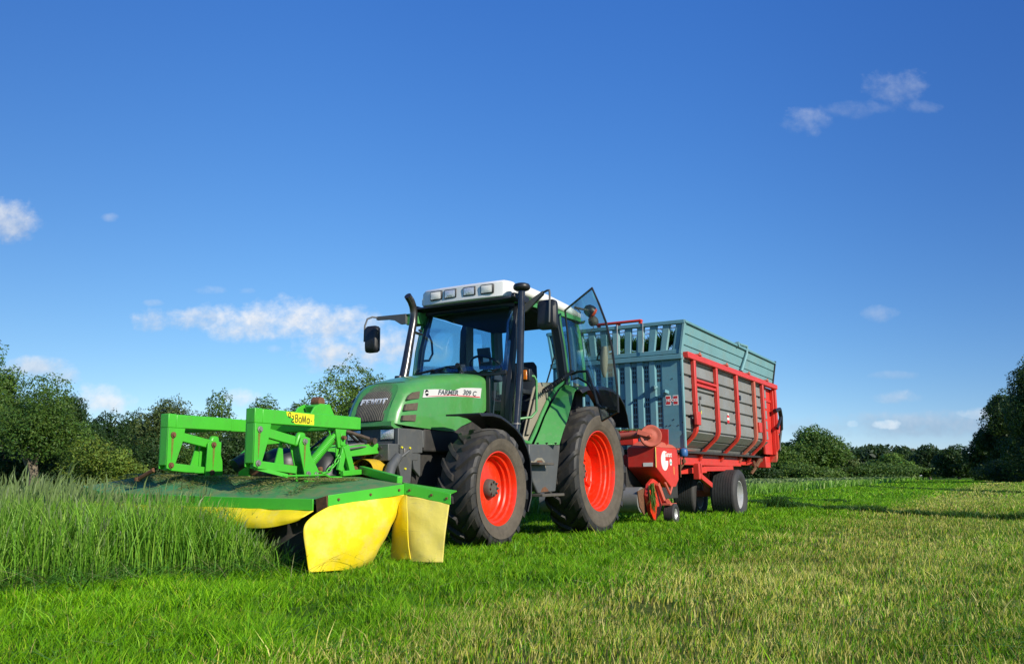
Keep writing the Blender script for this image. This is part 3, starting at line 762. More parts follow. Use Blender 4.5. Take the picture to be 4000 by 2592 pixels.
# wiper
q = MB(); q.tube([(1.69, -.02, 2.02), (1.735, -.30, 1.985), (1.72, -.60, 1.955)], .009, 6); q.tube([(1.735, -.35, 1.99), (1.715, -.62, 1.96)], .014, 5)
q.lathe([(0, .03), (.03, .03), (.03, 0)], (1.72, .0, 2.02), 12, axis='x'); q.build('wiper', M['black'], cabo)
q = MB(); q.tube([(1.6, .15, 1.94), (1.75, .05, 1.915)], .016, 8); q.build('washer_nozzle', M['black'], cabo)

# ---- roof
ROOF = MB()
def rring(x, hw, z0, z1, zc, n=9):
    pts = [(-hw + .03, z0), (-hw, z0 + .03)]
    for i in range(n + 1):
        a = math.pi * i / n
        pts.append((-hw * math.cos(a) if True else 0, z1 + (zc - z1) * math.sin(a) ** .8))
    pts += [(hw, z0 + .03), (hw - .03, z0)]
    return [(x, y, z) for y, z in pts]
ROOF.loft([rring(-.34, .60, 2.80, 2.85, 2.88), rring(-.22, .70, 2.80, 2.88, 2.95), rring(.1, .725, 2.815, 2.90, 3.0), rring(.7, .735, 2.83, 2.925, 3.03), rring(1.25, .735, 2.84, 2.94, 3.035), rring(1.44, .73, 2.84, 2.94, 3.025)])
roof = ROOF.build('roof', M['white'], TR, smooth=50)
q = MB()
def lbar(x0, x1, k): # light bar section along y, rounded ends
    out = []
    for (y, dz, dx) in [(-.625, .06, -.10), (-.60, .02, -.045), (-.55, 0, -.015), (-.30, 0, .006), (0, 0, .012), (.30, 0, .006), (.55, 0, -.015), (.60, .02, -.045), (.625, .06, -.10)]:
        out.append((y, dz, dx))
    return out
rings = []
for (y, dz, dx) in lbar(0, 0, 0):
    rings.append([(1.655 + dx, y, 2.815 + dz * .3), (1.645 + dx, y, 2.985 - dz), (1.60 + dx * .8, y, 3.012 - dz * 1.1), (1.43, y, 3.03 - dz * 1.2), (1.43, y, 2.80 + dz * .3), (1.62 + dx, y, 2.79 + dz * .3)])
q.loft(rings)
lb = q.build('light_bar', M['white'], roof, smooth=40)
for yy_, warm in ((-.362, 1), (-.155, 0), (.115, 0), (.362, 1)):
    q = MB()
    q.box(1.63, 1.672, yy_ - .088, yy_ + .088, 2.853, 2.968)
    fr_ = q.build('work_lamp_frame', M['black_plastic'], lb, bevel=.012)
    q = MB(); vs = []; fs = []; n = 8
    for i in range(n + 1):
        for j in range(n + 1):
            a, c = i / n * 2 - 1, j / n * 2 - 1
            vs.append((1.674 + .008 * (1 - a * a) * (1 - c * c), yy_ + a * .073, 2.910 + c * .044))
    for i in range(n):
        for j in range(n):
            k = i * (n + 1) + j; fs.append((k, k + n + 1, k + n + 2, k + 1))
    q.add(vs, fs); q.build('work_lamp', M['lamp_warm'] if warm else M['lamp_glass'], fr_, smooth=60)
q = MB()
q.prism([(1.63, 2.80), (1.60, 2.80), (-.30, 2.79), (-.42, 2.82), (-.36, 2.765), (-.2, 2.74), (1.46, 2.745), (1.66, 2.77)], 'xz', -.69, .69)
for sd in (1, -1):
    q.prism([(1.66, 2.83), (1.30, 2.83), (1.30, 2.75), (1.56, 2.735), (1.68, 2.775)], 'xz', .69 * sd, .74 * sd)
q.build('roof_underside', M['black_plastic'], roof, bevel=.01)
# rear work lamps on a bracket
q = MB(); q.tube([(-.05, .70, 2.935), (-.40, .74, 2.95)], .016, 8); lamp_br = q.build('lamp_bracket', M['hub'], roof)
def round_lamp(c, r, ori, mat, m2):
    q = MB(); c = Vector(c); d = Vector(ori).normalized()
    pts = [tuple(c - d * r), tuple(c - d * r * .6), tuple(c), tuple(c + d * r * .5)]
    q.tube(pts, [r * .35, r * .8, r, r * .98], 18); o = q.build('rear_lamp', mat, lamp_br)
    q = MB(); q.tube([tuple(c + d * r * .5), tuple(c + d * r * .9), tuple(c + d * r * 1.05)], [r * .96, r * .8, r * .3], 18); q.build('lamp_lens', m2, o)
round_lamp((-.45, .735, 2.955), .085, (-.5, .55, -.5), M['black_plastic'], M['orange_lens'])
round_lamp((-.56, .73, 2.835), .07, (-.3, .3, -.9), M['hub'], M['hub'])
q = MB(); q.tube([(-.05, .72, 2.93), (-.10, .76, 2.87), (-.04, .78, 2.85)], .006, 6); q.tube([(-.52, .74, 2.80), (-.5, .76, 2.72), (-.45, .74, 2.66)], .006, 6); q.build('cable', M['black'], lamp_br)

# ---- exhaust and intake stack
q = MB()
ex = [(2.20, -.50, 1.60), (2.13, -.50, 1.85), (2.07, -.50, 2.05), (2.02, -.50, 2.25), (1.975, -.50, 2.42), (1.94, -.50, 2.55), (1.93, -.50, 2.66), (1.95, -.50, 2.74), (1.99, -.50, 2.80), (2.06, -.50, 2.855)]
q.tube(ex, [.058, .056, .054, .05, .047, .046, .046, .045, .045, .044], 18)
q.bar((1.98, -.5, 2.44), (1.6, -.62, 2.46), .03, .025)
q.build('exhaust_pipe', M['chrome'], TR, smooth=50)
q = MB()
q.tube([(1.80, .80, 1.20), (1.78, .80, 1.29)], .050, 20); q.tube([(1.78, .80, 1.29), (1.775, .80, 1.31)], .053, 20)
q.tube([(1.775, .80, 1.31), (1.675, .80, 1.86)], .046, 20); q.tube([(1.675, .80, 1.86), (1.61, .80, 2.86)], .042, 20)
st = q.build('air_intake_stack', M['stack'], TR, smooth=50)
q = MB(); q.lathe([(.05, -.03), (.085, -.018), (.10, .0), (.10, .03), (.088, .048), (.06, .058), (0, .062)], (1.607, .80, 2.875), 28, axis='z'); q.build('intake_cap', M['black_plastic'], st, smooth=50)
q = MB(); q.lathe([(.052, -.008), (.055, -.006), (.055, .006), (.052, .008)], (1.778, .80, 1.30), 22, axis='z'); q.build('clamp_ring', M['steel'], st)
# side lamp
q = MB(); q.box(1.56, 1.63, .755, .90, 1.79, 1.93); sl = q.build('side_lamp', M['black_plastic'], TR, bevel=.01)
q = MB(); q.box(1.628, 1.645, .79, .87, 1.805, 1.915); q.build('amber_lens', M['amber'], sl, bevel=.012)
q = MB(); q.tube([(1.60, .84, 1.86), (1.52, .90, 1.85), (1.50, .92, 1.80), (1.53, .93, 1.45), (1.60, .90, 1.38), (1.75, .80, 1.355)], .015, 10); q.build('grab_rail', M['green_trim'], TR)
# mirrors
def rbox(mb, c, w, h, d, n=5, mi=0, ex=.35):
    """rounded slab, width along y, height z, depth x"""
    rings = []
    N = 28
    for (dx, s_) in [(-d / 2, .90), (-d * .35, 1.0), (d * .2, 1.0), (d / 2, .78)]:
        ring = []
        for k in range(N):
            a = 2 * math.pi * k / N; ca, sa = math.cos(a), math.sin(a)
            ring.append((c[0] + dx, c[1] + math.copysign(abs(ca) ** ex, ca) * w / 2 * s_, c[2] + math.copysign(abs(sa) ** ex, sa) * h / 2 * s_))
        rings.append(ring)
    mb.loft(rings, True, True, mi)
q = MB(); rbox(q, (1.52, 1.085, 2.55), .245, .345, .09); ml = q.build('side_mirror', M['black_plastic'], TR, smooth=40)
q = MB(); q.box(1.466, 1.474, .985, 1.185, 2.40, 2.70); q.build('mirror_glass', M['mirror_glass'], ml)
q = MB(); q.prism([(.70, 2.70), (.76, 2.70), (.86, 2.76), (1.02, 2.845), (1.02, 2.80), (.88, 2.69), (.80, 2.62), (.70, 2.60)], 'yz', 1.46, 1.50)
q.tube([(1.48, 1.0, 2.82), (1.50, 1.08, 2.84), (1.54, 1.125, 2.83), (1.56, 1.14, 2.78), (1.57, 1.135, 2.52), (1.57, 1.13, 2.45)], .013, 8); q.build('mirror_arm', M['dark_grey'], ml, bevel=.003)
q = MB(); rbox(q, (1.82, -1.215, 2.425), .20, .335, .09); mr = q.build('side_mirror', M['black_plastic'], TR, smooth=40)
q = MB(); q.box(1.766, 1.774, -1.30, -1.13, 2.28, 2.57); q.build('mirror_glass', M['mirror_glass'], mr)
q = MB(); q.prism([(-.82, 2.735), (-.82, 2.61), (-.90, 2.61), (-1.0, 2.67), (-1.10, 2.69), (-1.28, 2.70), (-1.28, 2.745)], 'yz', 1.62, 1.66)
q.tube([(1.64, -1.26, 2.73), (1.70, -1.31, 2.735), (1.78, -1.325, 2.70), (1.83, -1.325, 2.6), (1.84, -1.32, 2.40)], .012, 8); q.build('mirror_arm', M['dark_grey'], mr, bevel=.003)
q = MB(); q.box(1.44, 1.62, -.84, -.66, 2.60, 2.74); q.prism([(1.44, 2.74), (1.62, 2.74), (1.56, 2.60), (1.50, 2.60)], 'xz', -.84, -.64); q.build('mirror_bracket', M['green_trim'], TR, bevel=.006)

# ---- open door, hinged at the middle pillar
H = [Vector((.42, .78, 2.815)), Vector((.36, .79, 2.35)), Vector((.31, .80, 1.925))]
outline = [(.42, .78, 2.815), (1.15, 1.49, 2.885), (1.18, 1.585, 2.68), (1.17, 1.66, 2.46), (1.14, 1.715, 2.16), (1.11, 1.75, 1.70), (1.10, 1.75, 1.43), (.92, 1.47, 1.35), (.80, 1.36, 1.62), (.66, 1.18, 1.83), (.50, .98, 1.925), (.31, .80, 1.93), (.35, .79, 2.35)]
dr = MB()
cen = Vector((.75, 1.25, 2.2)); k = len(outline)
# bowed glass: fan with a slightly outward centre
gpts = [Vector(p) for p in outline]; bow = Vector((.03, -.03, 0))
dr.add([tuple(cen + bow)] + [tuple(p) for p in gpts] , [(0, i + 1, (i + 1) % k + 1) for i in range(k)])
door = dr.build('door', M['door_glass'], TR, smooth=80)
sf = door.modifiers.new('thickness', 'SOLIDIFY'); sf.thickness = .005
q = MB(); q.tube(outline + [outline[0]], .013, 6, caps=False); q.build('door_edge_seal', M['black'], door)
q = MB(); q.tube([(.36, .81, 2.05), (.40, .86, 1.99), (.52, .98, 2.0), (.72, 1.20, 1.97), (.84, 1.33, 1.75), (.88, 1.40, 1.55), (.93, 1.47, 1.50), (1.0, 1.56, 1.49)], .016, 8); q.build('door_handle', M['black_plastic'], door)
q = MB()
rings = []
for t, (w_, d_) in zip((0, .15, .4, .7, .9, 1.0), ((.05, .03), (.055, .04), (.05, .05), (.04, .04), (.025, .025), (.008, .008))):
    c = Vector((1.02, 1.56, 2.20)).lerp(Vector((.985, 1.54, 1.845)), t)
    e = Vector((.69, .72, 0)); nrm = Vector((-.72, .69, 0))
    rings.append([tuple(c + e * w_ * math.cos(2 * math.pi * i / 14) + nrm * d_ * math.sin(2 * math.pi * i / 14)) for i in range(14)])
q.loft(rings); dm = q.build('interior_mirror', M['beige'], door, smooth=60)
q = MB(); q.tube([(.98, 1.50, 2.16), (.92, 1.44, 2.12), (.90, 1.42, 2.07), (.95, 1.47, 2.06)], .010, 8); q.box(.985, 1.045, 1.515, 1.545, 2.09, 2.17); q.build('mirror_clamp', M['black'], dm)
q = MB()
a_, b_ = Vector((1.18, .83, 1.70)), Vector((.34, .83, 2.03))
q.tube([tuple(a_), tuple(a_.lerp(b_, .5))], .013, 8); q.tube([tuple(a_.lerp(b_, .45)), tuple(b_)], .022, 10)
coil = []
for i in range(12 * 12 + 1):
    t = i / 144; p = a_.lerp(b_, .05 + .62 * t); an = 2 * math.pi * 12 * t
    coil.append(tuple(p + Vector((0, 1, 0)) * .028 * math.cos(an) + Vector((.37, 0, .93)) * .028 * math.sin(an)))
q.tube(coil, .007, 5); q.build('gas_strut', M['black'], door)

# ================================================================== FRONT MOWER
MW = root('front_mower', 'bright green front mower with yellow canvas curtains, mounted ahead of the tractor', 'mower', (4.85, -.1, 0))
V = Vector
fe = [V((5.24, .985, .556)), V((5.30, .60, .562)), V((5.35, .0, .577)), V((5.37, -.65, .595)), V((5.35, -1.30, .612)), V((5.20, -1.80, .668))]
rim_ = fe + [V((4.75, -1.72, .74)), V((4.20, -1.45, .755)), V((4.08, -.6, .74)), V((4.05, .45, .725)), V((4.38, 1.10, .675)), V((4.47, 1.262, .660)), V((5.22, 1.10, .584))]
plat = [V((4.93, .72, .655)), V((4.98, .50, .672)), V((4.98, .0, .705)), V((4.98, -.65, .735)), V((4.95, -1.20, .75)), V((4.90, -1.42, .752)), V((4.70, -1.45, .758)), V((4.40, -1.30, .76)), V((4.30, -.55, .745)), V((4.28, .40, .728)), V((4.45, .85, .695)), V((4.50, .95, .685)), V((4.80, .90, .662))]
q = MB(); k = len(rim_)
q.add([tuple(p) for p in rim_] + [tuple(p) for p in plat], [(i, (i + 1) % k, k + (i + 1) % k, k + i) for i in range(k)] + [tuple(range(k, 2 * k))])
# underside and closing edge
q.add([tuple(p - V((0, 0, .012))) for p in rim_], [tuple(range(k))[::-1]])
deck = q.build('deck', M['deck'], MW, smooth=12)
def band(name, pts, h, mat, out, parent, bevel=.003):
    mb = MB(); rings = []
    for p in pts:
        o_ = V(out) * .006
        rings.append([tuple(p + o_), tuple(p - o_), tuple(p - o_ - V((0, 0, h))), tuple(p + o_ - V((0, 0, h)))])
    mb.loft(rings); return mb.build(name, mat, parent, bevel=bevel)
sk = band('front_skirt', [p + V((.008, 0, .004)) for p in fe], .085, M['mower'], (1, 0, 0), MW)
ss = band('side_skirt', [V((5.225, 1.105, .586)), V((4.475, 1.268, .663))], .085, M['mower'], (.2, 1, 0), MW)
wg = band('wing_skirt', [V((4.488, 1.272, .663)), V((4.41, 1.665, .582))], .085, M['mower'], (1, .2, 0), MW)
q = MB(); q.plate([(4.475, 1.262, .662), (4.40, 1.660, .580), (4.22, 1.60, .60), (4.36, 1.15, .672)], .008); q.build('wing_plate', M['mower'], MW)
for (a, b_, par) in ((V((5.225, 1.105, .586)), V((4.475, 1.268, .663)), ss),):
    for t in (.12, .52, .90):
        p = a.lerp(b_, t) + V((0, .010, -.042)); w = MB(); w.lathe([(0, .006), (.010, .006), (.011, -.004)], tuple(p), 10); w.build('bolt', M['rusty'], par)
for t in (.12, .6, .93):
    p = V((4.488, 1.272, .663)).lerp(V((4.41, 1.665, .582)), t) + V((.012, 0, -.042)); w = MB(); w.lathe([(0, .006), (.010, .006), (.011, -.004)], tuple(p), 10, axis='x'); w.build('bolt', M['rusty'], wg)
q = MB(); q.plate([(5.235, 1.0, .56), (5.235, 1.105, .582), (5.225, 1.105, .50), (5.215, 1.0, .455)], .012); q.build('corner_gusset', M['rusty'], MW)
# canvas curtains
CREASE = bpy.data.textures.new('canvas_creases', 'CLOUDS'); CREASE.noise_scale = .30; CREASE.noise_depth = 1
def sheet(name, grid, mat, parent, th=.006, sub=4):
    mb = MB(); r_, c_ = len(grid), len(grid[0])
    mb.add([p for row in grid for p in row], [(i * c_ + j, i * c_ + j + 1, (i + 1) * c_ + j + 1, (i + 1) * c_ + j) for i in range(r_ - 1) for j in range(c_ - 1)])
    o = mb.build(name, mat, parent, smooth=80)
    ss_ = o.modifiers.new('smooth', 'SUBSURF'); ss_.levels = sub; ss_.render_levels = sub; ss_.boundary_smooth = 'PRESERVE_CORNERS'
    dm_ = o.modifiers.new('creases', 'DISPLACE'); dm_.texture = CREASE; dm_.strength = .045; dm_.mid_level = .5; dm_.texture_coords = 'LOCAL'
    so = o.modifiers.new('thickness', 'SOLIDIFY'); so.thickness = th
    return o
# rows top to bottom, columns from front to back
sheet('side_curtain', [
    [(5.225, 1.118, .505), (5.00, 1.155, .525), (4.75, 1.208, .552), (4.49, 1.268, .575)],
    [(5.36, 1.10, .455), (5.03, 1.19, .47), (4.74, 1.26, .49), (4.43, 1.20, .485)],
    [(5.47, 1.09, .385), (5.05, 1.23, .38), (4.72, 1.30, .40), (4.44, 1.16, .40)],
    [(5.46, 1.09, .30), (5.06, 1.24, .27), (4.72, 1.29, .29), (4.50, 1.12, .285)],
    [(5.43, 1.09, .19), (5.06, 1.21, .16), (4.74, 1.24, .18), (4.58, 1.10, .16)],
    [(5.41, 1.09, .10), (5.05, 1.17, .075), (4.80, 1.19, .085), (4.66, 1.09, .085)],
    [(5.40, 1.10, .045), (5.02, 1.15, .03), (4.86, 1.13, .035), (4.70, 1.09, .04)]], M['curtain'], ss)
sheet('corner_curtain', [
    [(4.475, 1.20, .565), (4.495, 1.262, .575), (4.502, 1.30, .572)],
    [(4.46, 1.175, .47), (4.515, 1.255, .475), (4.505, 1.31, .47)],
    [(4.44, 1.11, .27), (4.495, 1.225, .27), (4.505, 1.325, .27)],
    [(4.44, 1.105, .045), (4.49, 1.22, .055), (4.502, 1.345, .07)]], M['curtain'], wg)
sheet('wing_curtain', [
    [(4.484, 1.285, .572), (4.46, 1.43, .545), (4.41, 1.655, .503)],
    [(4.486, 1.29, .40), (4.475, 1.44, .39), (4.405, 1.63, .36)],
    [(4.475, 1.30, .20), (4.475, 1.44, .20), (4.40, 1.60, .19)],
    [(4.465, 1.30, .048), (4.46, 1.44, .045), (4.40, 1.585, .047)]], M['curtain_old'], wg)
sheet('front_curtain', [
    [(5.245, .985, .475), (5.31, .60, .482), (5.36, .2, .495), (5.38, -.5, .512), (5.36, -1.3, .53), (5.21, -1.78, .585)],
    [(5.34, .97, .43), (5.42, .66, .41), (5.46, .2, .44), (5.45, -.5, .46), (5.42, -1.3, .48), (5.25, -1.8, .54)],
    [(5.33, .93, .41), (5.40, .68, .33), (5.43, .2, .37), (5.42, -.5, .40), (5.40, -1.3, .43), (5.22, -1.8, .49)]], M['curtain'], sk)
q = MB(); q.lathe([(.30, -.18), (.32, -.1), (.32, .22)], (4.85, .55, .28), 32, axis='z'); q.lathe([(.30, -.18), (.32, -.1), (.32, .22)], (4.85, -.75, .28), 32, axis='z'); q.lathe([(.42, -.2), (.42, -.17), (.2, -.15)], (4.85, .55, .28), 32, axis='z'); q.build('cutting_drum', M['engine'], MW)

def arm(y, x_end, spring):
    """one parallelogram arm: leg box, top beam, gusset, links and upright"""
    yi = y - .10
    m = MB()
    m.box(5.235, 5.315, yi + .006, y - .006, .835, 1.262)
    a = m.build('lift_arm', M['mower_clean'], MW, bevel=.006)
    m = MB(); m.box(x_end, 5.2345, yi, y, 1.150, 1.264); m.box(5.2345, 5.318, yi, y, 1.150, 1.268); m.build('top_beam', M['mower_clean'], a, bevel=.006)
    for yy_ in (y - .0055, yi + .0015):
        m = MB(); m.prism([(5.14, 1.149), (5.165, 1.02), (5.225, .85), (5.27, .80), (5.312, .81), (5.313, 1.149)], 'xz', yy_ - .004, yy_ + .008); m.build('gusset_plate', M['mower_clean'], a, bevel=.002)
    m = MB(); m.bar((5.24, y - .05, 1.095), (4.83, y - .05, 1.025), .05, .075); m.build('upper_link', M['mower_clean'], a, bevel=.005)
    m = MB(); m.bar((5.28, y - .05, .828), (4.80, y - .05, .785), .05, .065); m.build('lower_link', M['mower_clean'], a, bevel=.005)
    if not spring:
        up = [(4.90, .70), (4.885, 1.03), (4.86, 1.055), (4.80, 1.058), (4.735, 1.045), (4.735, .93), (4.715, .88), (4.70, .70)]
    else:
        up = [(4.74, .68), (4.735, .75), (4.80, .94), (4.81, 1.0), (4.79, 1.05), (4.745, 1.065), (4.68, 1.05), (4.685, .97), (4.66, .90), (4.58, .80), (4.545, .75), (4.535, .68)]
    for yy_ in (y - .004, y - .10):
        m = MB(); m.prism(up, 'xz', yy_ - .006, yy_ + .006); m.build('upright_plate', M['mower_clean'], a, bevel=.002)
    dxu = -.01 if spring else .02
    m = MB(); m.loft([[(4.80 + dxu, y - .02, 1.10), (4.72 + dxu, y - .02, 1.10), (4.72 + dxu, y - .07, 1.10), (4.80 + dxu, y - .07, 1.10)], [(4.84 + dxu, y - .02, .98), (4.70 + dxu, y - .02, .98), (4.70 + dxu, y - .07, .98), (4.84 + dxu, y - .07, .98)]]); m.build('stop_lug', M['mower_clean'], a, bevel=.02)
    m = MB(); m.plate([(4.98, y - .11, .82), (4.92, y - .11, 1.02), (4.90, y - .11, 1.02), (4.87, y - .11, .80)], .01); m.build('link_brace', M['mower_clean'], a)
    bolts = [(5.265, 1.09), (5.272, .835), (4.825, 1.02), (4.83, .775)] if not spring else [(5.265, 1.10), (5.272, .835), (4.75, 1.02), (4.70, .75), (4.60, .745)]
    for (bx_, bz_) in bolts:
        m = MB(); m.lathe([(0, .022), (.016, .022), (.018, .012), (.026, .010), (.026, 0)], (bx_, y + .003, bz_), 10); m.build('bolt', M['steel'] if spring else M['rusty'], a)
    for (bx_, bz_, ln_) in ((5.268, 1.07, .20), (bolts[2][0] - .005, bolts[2][1] - .02, .20)):
        m = MB(); m.prism([(bx_ - .012, bz_), (bx_ + .012, bz_), (bx_ + .008, bz_ - ln_ * .6), (bx_, bz_ - ln_), (bx_ - .008, bz_ - ln_ * .6)], 'xz', y + .0025, y + .0042); m.build('rust_streak', M['rust_stain'], a, smooth=0)
    return a
M['rust_stain'] = paint('rust_stain_on_green', (0.13, 0.22, 0.018), 0.6, var=0.3, dscale=40, dirt=(0.20, 0.085, 0.02), dirt_amt=0.7)
M['top_link'] = paint('dark_worn_link', (0.075, 0.055, 0.04), .65, var=.4, dscale=20, metal=.3)
a1 = arm(-.58, 4.62, False)
q = MB(); q.lathe([(.025, -.55), (.058, -.55), (.058, .115), (.028, .115), (.024, .02)], (4.66, -.70, 1.205), 24); q.build('cross_tube', M['mower_clean'], a1)
q = MB(); q.lathe([(0, .118), (.026, .118)], (4.66, -.70, 1.205), 6); q.build('hex_socket', M['black'], a1)
q = MB(); q.box(4.15, 4.61, -.71, -.60, 1.148, 1.262); q.build('rear_beam', M['mower_clean'], a1, bevel=.006)
a2 = arm(.42, 4.05, True)
# sticker on the near beam, torn at its lower front corner
ys = .4205
q = MB(); q.prism([(4.975, 1.258), (4.965, 1.225), (4.91, 1.210), (4.88, 1.200), (4.90, 1.180), (4.865, 1.163), (4.64, 1.163), (4.64, 1.203), (4.648, 1.208), (4.64, 1.213), (4.64, 1.252)], 'xz', ys, ys + .0015); stk = q.build('sticker', M['sticker'], a2, smooth=0)
def stroke(mb, pts, w, y0, y1):
    """thin lettering stroke drawn in the plane of the beam's side"""
    for i in range(len(pts) - 1):
        a = V((pts[i][0], 0, pts[i][1])); c = V((pts[i + 1][0], 0, pts[i + 1][1])); d = (c - a)
        if d.length < 1e-6: continue
        d.normalize(); n = V((-d.z, 0, d.x)) * w / 2; a = a - d * w * .3; c = c + d * w * .3
        mb.prism([((a + n).x, (a + n).z), ((c + n).x, (c + n).z), ((c - n).x, (c - n).z), ((a - n).x, (a - n).z)], 'xz', y0, y1)
def arc(cx, cz, rx, rz, a0, a1, n=10): return [(cx - rx * math.cos(R(a0 + (a1 - a0) * i / n)), cz + rz * math.sin(R(a0 + (a1 - a0) * i / n))) for i in range(n + 1)]
# what is left of the word: R (bowl only), e, B, o, M, a
q = MB(); y0, y1 = ys + .0015, ys + .0028; W_ = .0075
B0 = 1.176
stroke(q, arc(4.935, 1.232, .013, .019, 200, -140, 14), W_, y0, y1)
stroke(q, [(4.905, 1.222), (4.897, 1.227), (4.888, 1.218), (4.889, 1.205), (4.905, 1.193)], W_, y0, y1)
stroke(q, arc(4.897, 1.185, .014, .011, 190, 350, 8), W_, y0, y1)
stroke(q, [(4.866, B0), (4.866, 1.238), (4.850, 1.240), (4.842, 1.232), (4.842, 1.220), (4.850, 1.210), (4.862, 1.209)], W_, y0, y1)
stroke(q, [(4.850, 1.210), (4.840, 1.200), (4.840, 1.186), (4.848, 1.177), (4.864, B0)], W_, y0, y1)
stroke(q, arc(4.811, 1.196, .0145, .021, 0, 360, 16), W_, y0, y1)
stroke(q, [(4.788, 1.174), (4.779, 1.234), (4.765, 1.176), (4.750, 1.234), (4.742, 1.174)], W_, y0, y1)
stroke(q, arc(4.715, 1.195, .013, .021, 0, 360, 16), W_, y0, y1); stroke(q, [(4.700, 1.213), (4.700, 1.175)], W_, y0, y1); stroke(q, [(4.68, 1.195), (4.672, 1.197)], W_, y0, y1)
q.build('sticker_lettering', M['black_ink'], stk, smooth=0)
# spring
q = MB(); a_, b_ = V((4.61, .37, .84)), V((4.355, .37, 1.06)); coil = []
ax = (b_ - a_).normalized(); e1 = V((0, 1, 0)); e2 = ax.cross(e1)
for i in range(20 * 14 + 1):
    t = i / 280; an = 2 * math.pi * 20 * t; coil.append(tuple(a_.lerp(b_, t) + (e1 * math.cos(an) + e2 * math.sin(an)) * .033))
q.tube(coil, .0085, 6); q.tube([tuple(a_), tuple(b_ + ax * .06)], .020, 8); q.tube([tuple(b_), tuple(b_ + V((.05, 0, .10)))], .007, 6); q.build('tension_spring', M['mower_clean'], a2, smooth=60)
# headstock: tall A-shaped hitch frame behind the arms
q = MB()
q.prism([(4.34, 1.262), (4.27, 1.36), (4.19, 1.395), (4.06, 1.395), (3.99, 1.29), (3.97, 1.262)], 'xz', -.13, -.11); q.prism([(4.34, 1.262), (4.27, 1.36), (4.19, 1.395), (4.06, 1.395), (3.99, 1.29), (3.97, 1.262)], 'xz', .07, .09)
q.box(4.06, 4.18, -.109, .069, 1.375, 1.392)
q.bar((4.20, -.02, 1.38), (4.10, -.02, 1.20), .12, .03)
q.build('headstock', M['mower_clean'], MW, bevel=.006)
q = MB(); q.lathe([(0, .05), (.045, .04), (.05, 0), (.05, -.05)], (4.10, -.02, 1.42), 14); q.build('pivot_pin', M['rusty'], MW)
q = MB(); q.box(4.00, 4.14, -.70, .41, 1.152, 1.262); q.build('cross_beam', M['mower_clean'], MW, bevel=.006)
q = MB(); q.prism([(4.34, 1.149), (4.19, 1.149), (4.245, .98), (4.30, .98)], 'xz', .385, .405); q.bar((4.24, .40, 1.11), (4.25, .40, 1.0), .03, .06); q.build('hanger', M['mower_clean'], MW, bevel=.004)
q = MB(); q.lathe([(0, .03), (.018, .03), (.02, 0)], (4.26, .42, 1.07), 10); q.build('hanger_bolt', M['rusty'], MW)
# lower bracket and stand, chain
q = MB()
q.prism([(4.30, 1.03), (4.20, 1.04), (4.14, .99), (4.10, .86), (4.03, .73), (4.24, .73), (4.27, .80), (4.30, .90)], 'xz', .37, .385)
q.bar((4.30, .42, .78), (4.24, .42, .99), .03, .06); q.bar((4.24, .43, 1.0), (4.13, .43, .74), .03, .07)
q.prism([(4.16, .95), (4.10, .95), (4.03, .72), (4.20, .72)], 'xz', .30, .31)
q.bar((4.30, .45, .755), (4.05, .45, .77), .04, .045)
q.build('hitch_bracket', M['mower_clean'], MW, bevel=.004)
q = MB()
ch = [V((4.60, .44, .755)), V((4.54, .44, .755)), V((4.48, .44, .77)), V((4.43, .44, .80)), V((4.38, .44, .84)), V((4.34, .44, .885)), V((4.31, .44, .925))]
for i in range(len(ch) - 1):
    a, c = ch[i], ch[i + 1]; d = (c - a); m_ = (a + c) / 2; t = d.normalized(); s_ = V((0, 1, 0)) if i % 2 else t.cross(V((0, 1, 0)))
    q.tube([tuple(m_ + t * d.length * .62 * math.cos(2 * math.pi * j / 12) + s_ * .016 * math.sin(2 * math.pi * j / 12)) for j in range(13)], .006, 6, caps=False)
q.build('chain', M['mower_clean'], MW, smooth=60)
q = MB()
ch = [V((3.62, .21, 1.06)).lerp(V((3.62, .09, .84)), i / 8) for i in range(9)]
for i in range(8):
    a, c = ch[i], ch[i + 1]; d = (c - a); m_ = (a + c) / 2; t = d.normalized(); s_ = V((1, 0, 0)) if i % 2 else t.cross(V((1, 0, 0)))
    q.tube([tuple(m_ + t * d.length * .68 * math.cos(2 * math.pi * j / 12) + s_ * .018 * math.sin(2 * math.pi * j / 12)) for j in range(13)], .008, 6, caps=False)
q.build('rusty_chain', M['rusty'], MW, smooth=60)
# top link, hydraulic hoses between tractor and mower
q = MB(); q.tube([(4.05, .0, 1.18), (3.85, .10, 1.16), (3.62, .2, 1.09)], .018, 10); q.lathe([(0, .04), (.032, .04), (.032, -.03)], (3.60, .22, 1.065), 12); q.build('top_link', M['top_link'], MW)
q = MB(); q.tube([(3.4, .10, 1.04), (3.7, .16, 1.04), (4.0, .10, 1.0), (4.2, .0, .95)], .010, 6); q.tube([(3.4, .14, 1.02), (3.75, .22, 1.01), (4.05, .2, .97)], .008, 6); q.build('hose', M['steel'], MW, smooth=60)
q = MB(); q.tube([(3.38, -.05, 1.06), (3.6, -.02, 1.16), (3.85, .02, 1.12), (4.1, .0, .95), (4.3, -.05, .86)], .013, 7); q.tube([(3.38, -.10, 1.05), (3.62, -.12, 1.20), (3.9, -.10, 1.10), (4.2, -.15, .9)], .013, 7); q.build('hydraulic_hose', M['black'], MW, smooth=60)
# lower hitch arms (green) and sloping brace at the back of the deck
q = MB(); q.bar((4.2, .10, .93), (3.5, .20, 1.0), .06, .10); q.bar((4.2, -.5, .93), (3.5, -.30, 1.0), .06, .10); q.bar((3.92, .36, .79), (4.42, 1.17, .690), .05, .07, side=(1, -.5, 0)); q.build('hitch_arm', M['mower_clean'], MW, bevel=.006)
q = MB(); q.tube([(4.95, 1.2, .60), (4.9, 1.2, .61)], .01, 6)
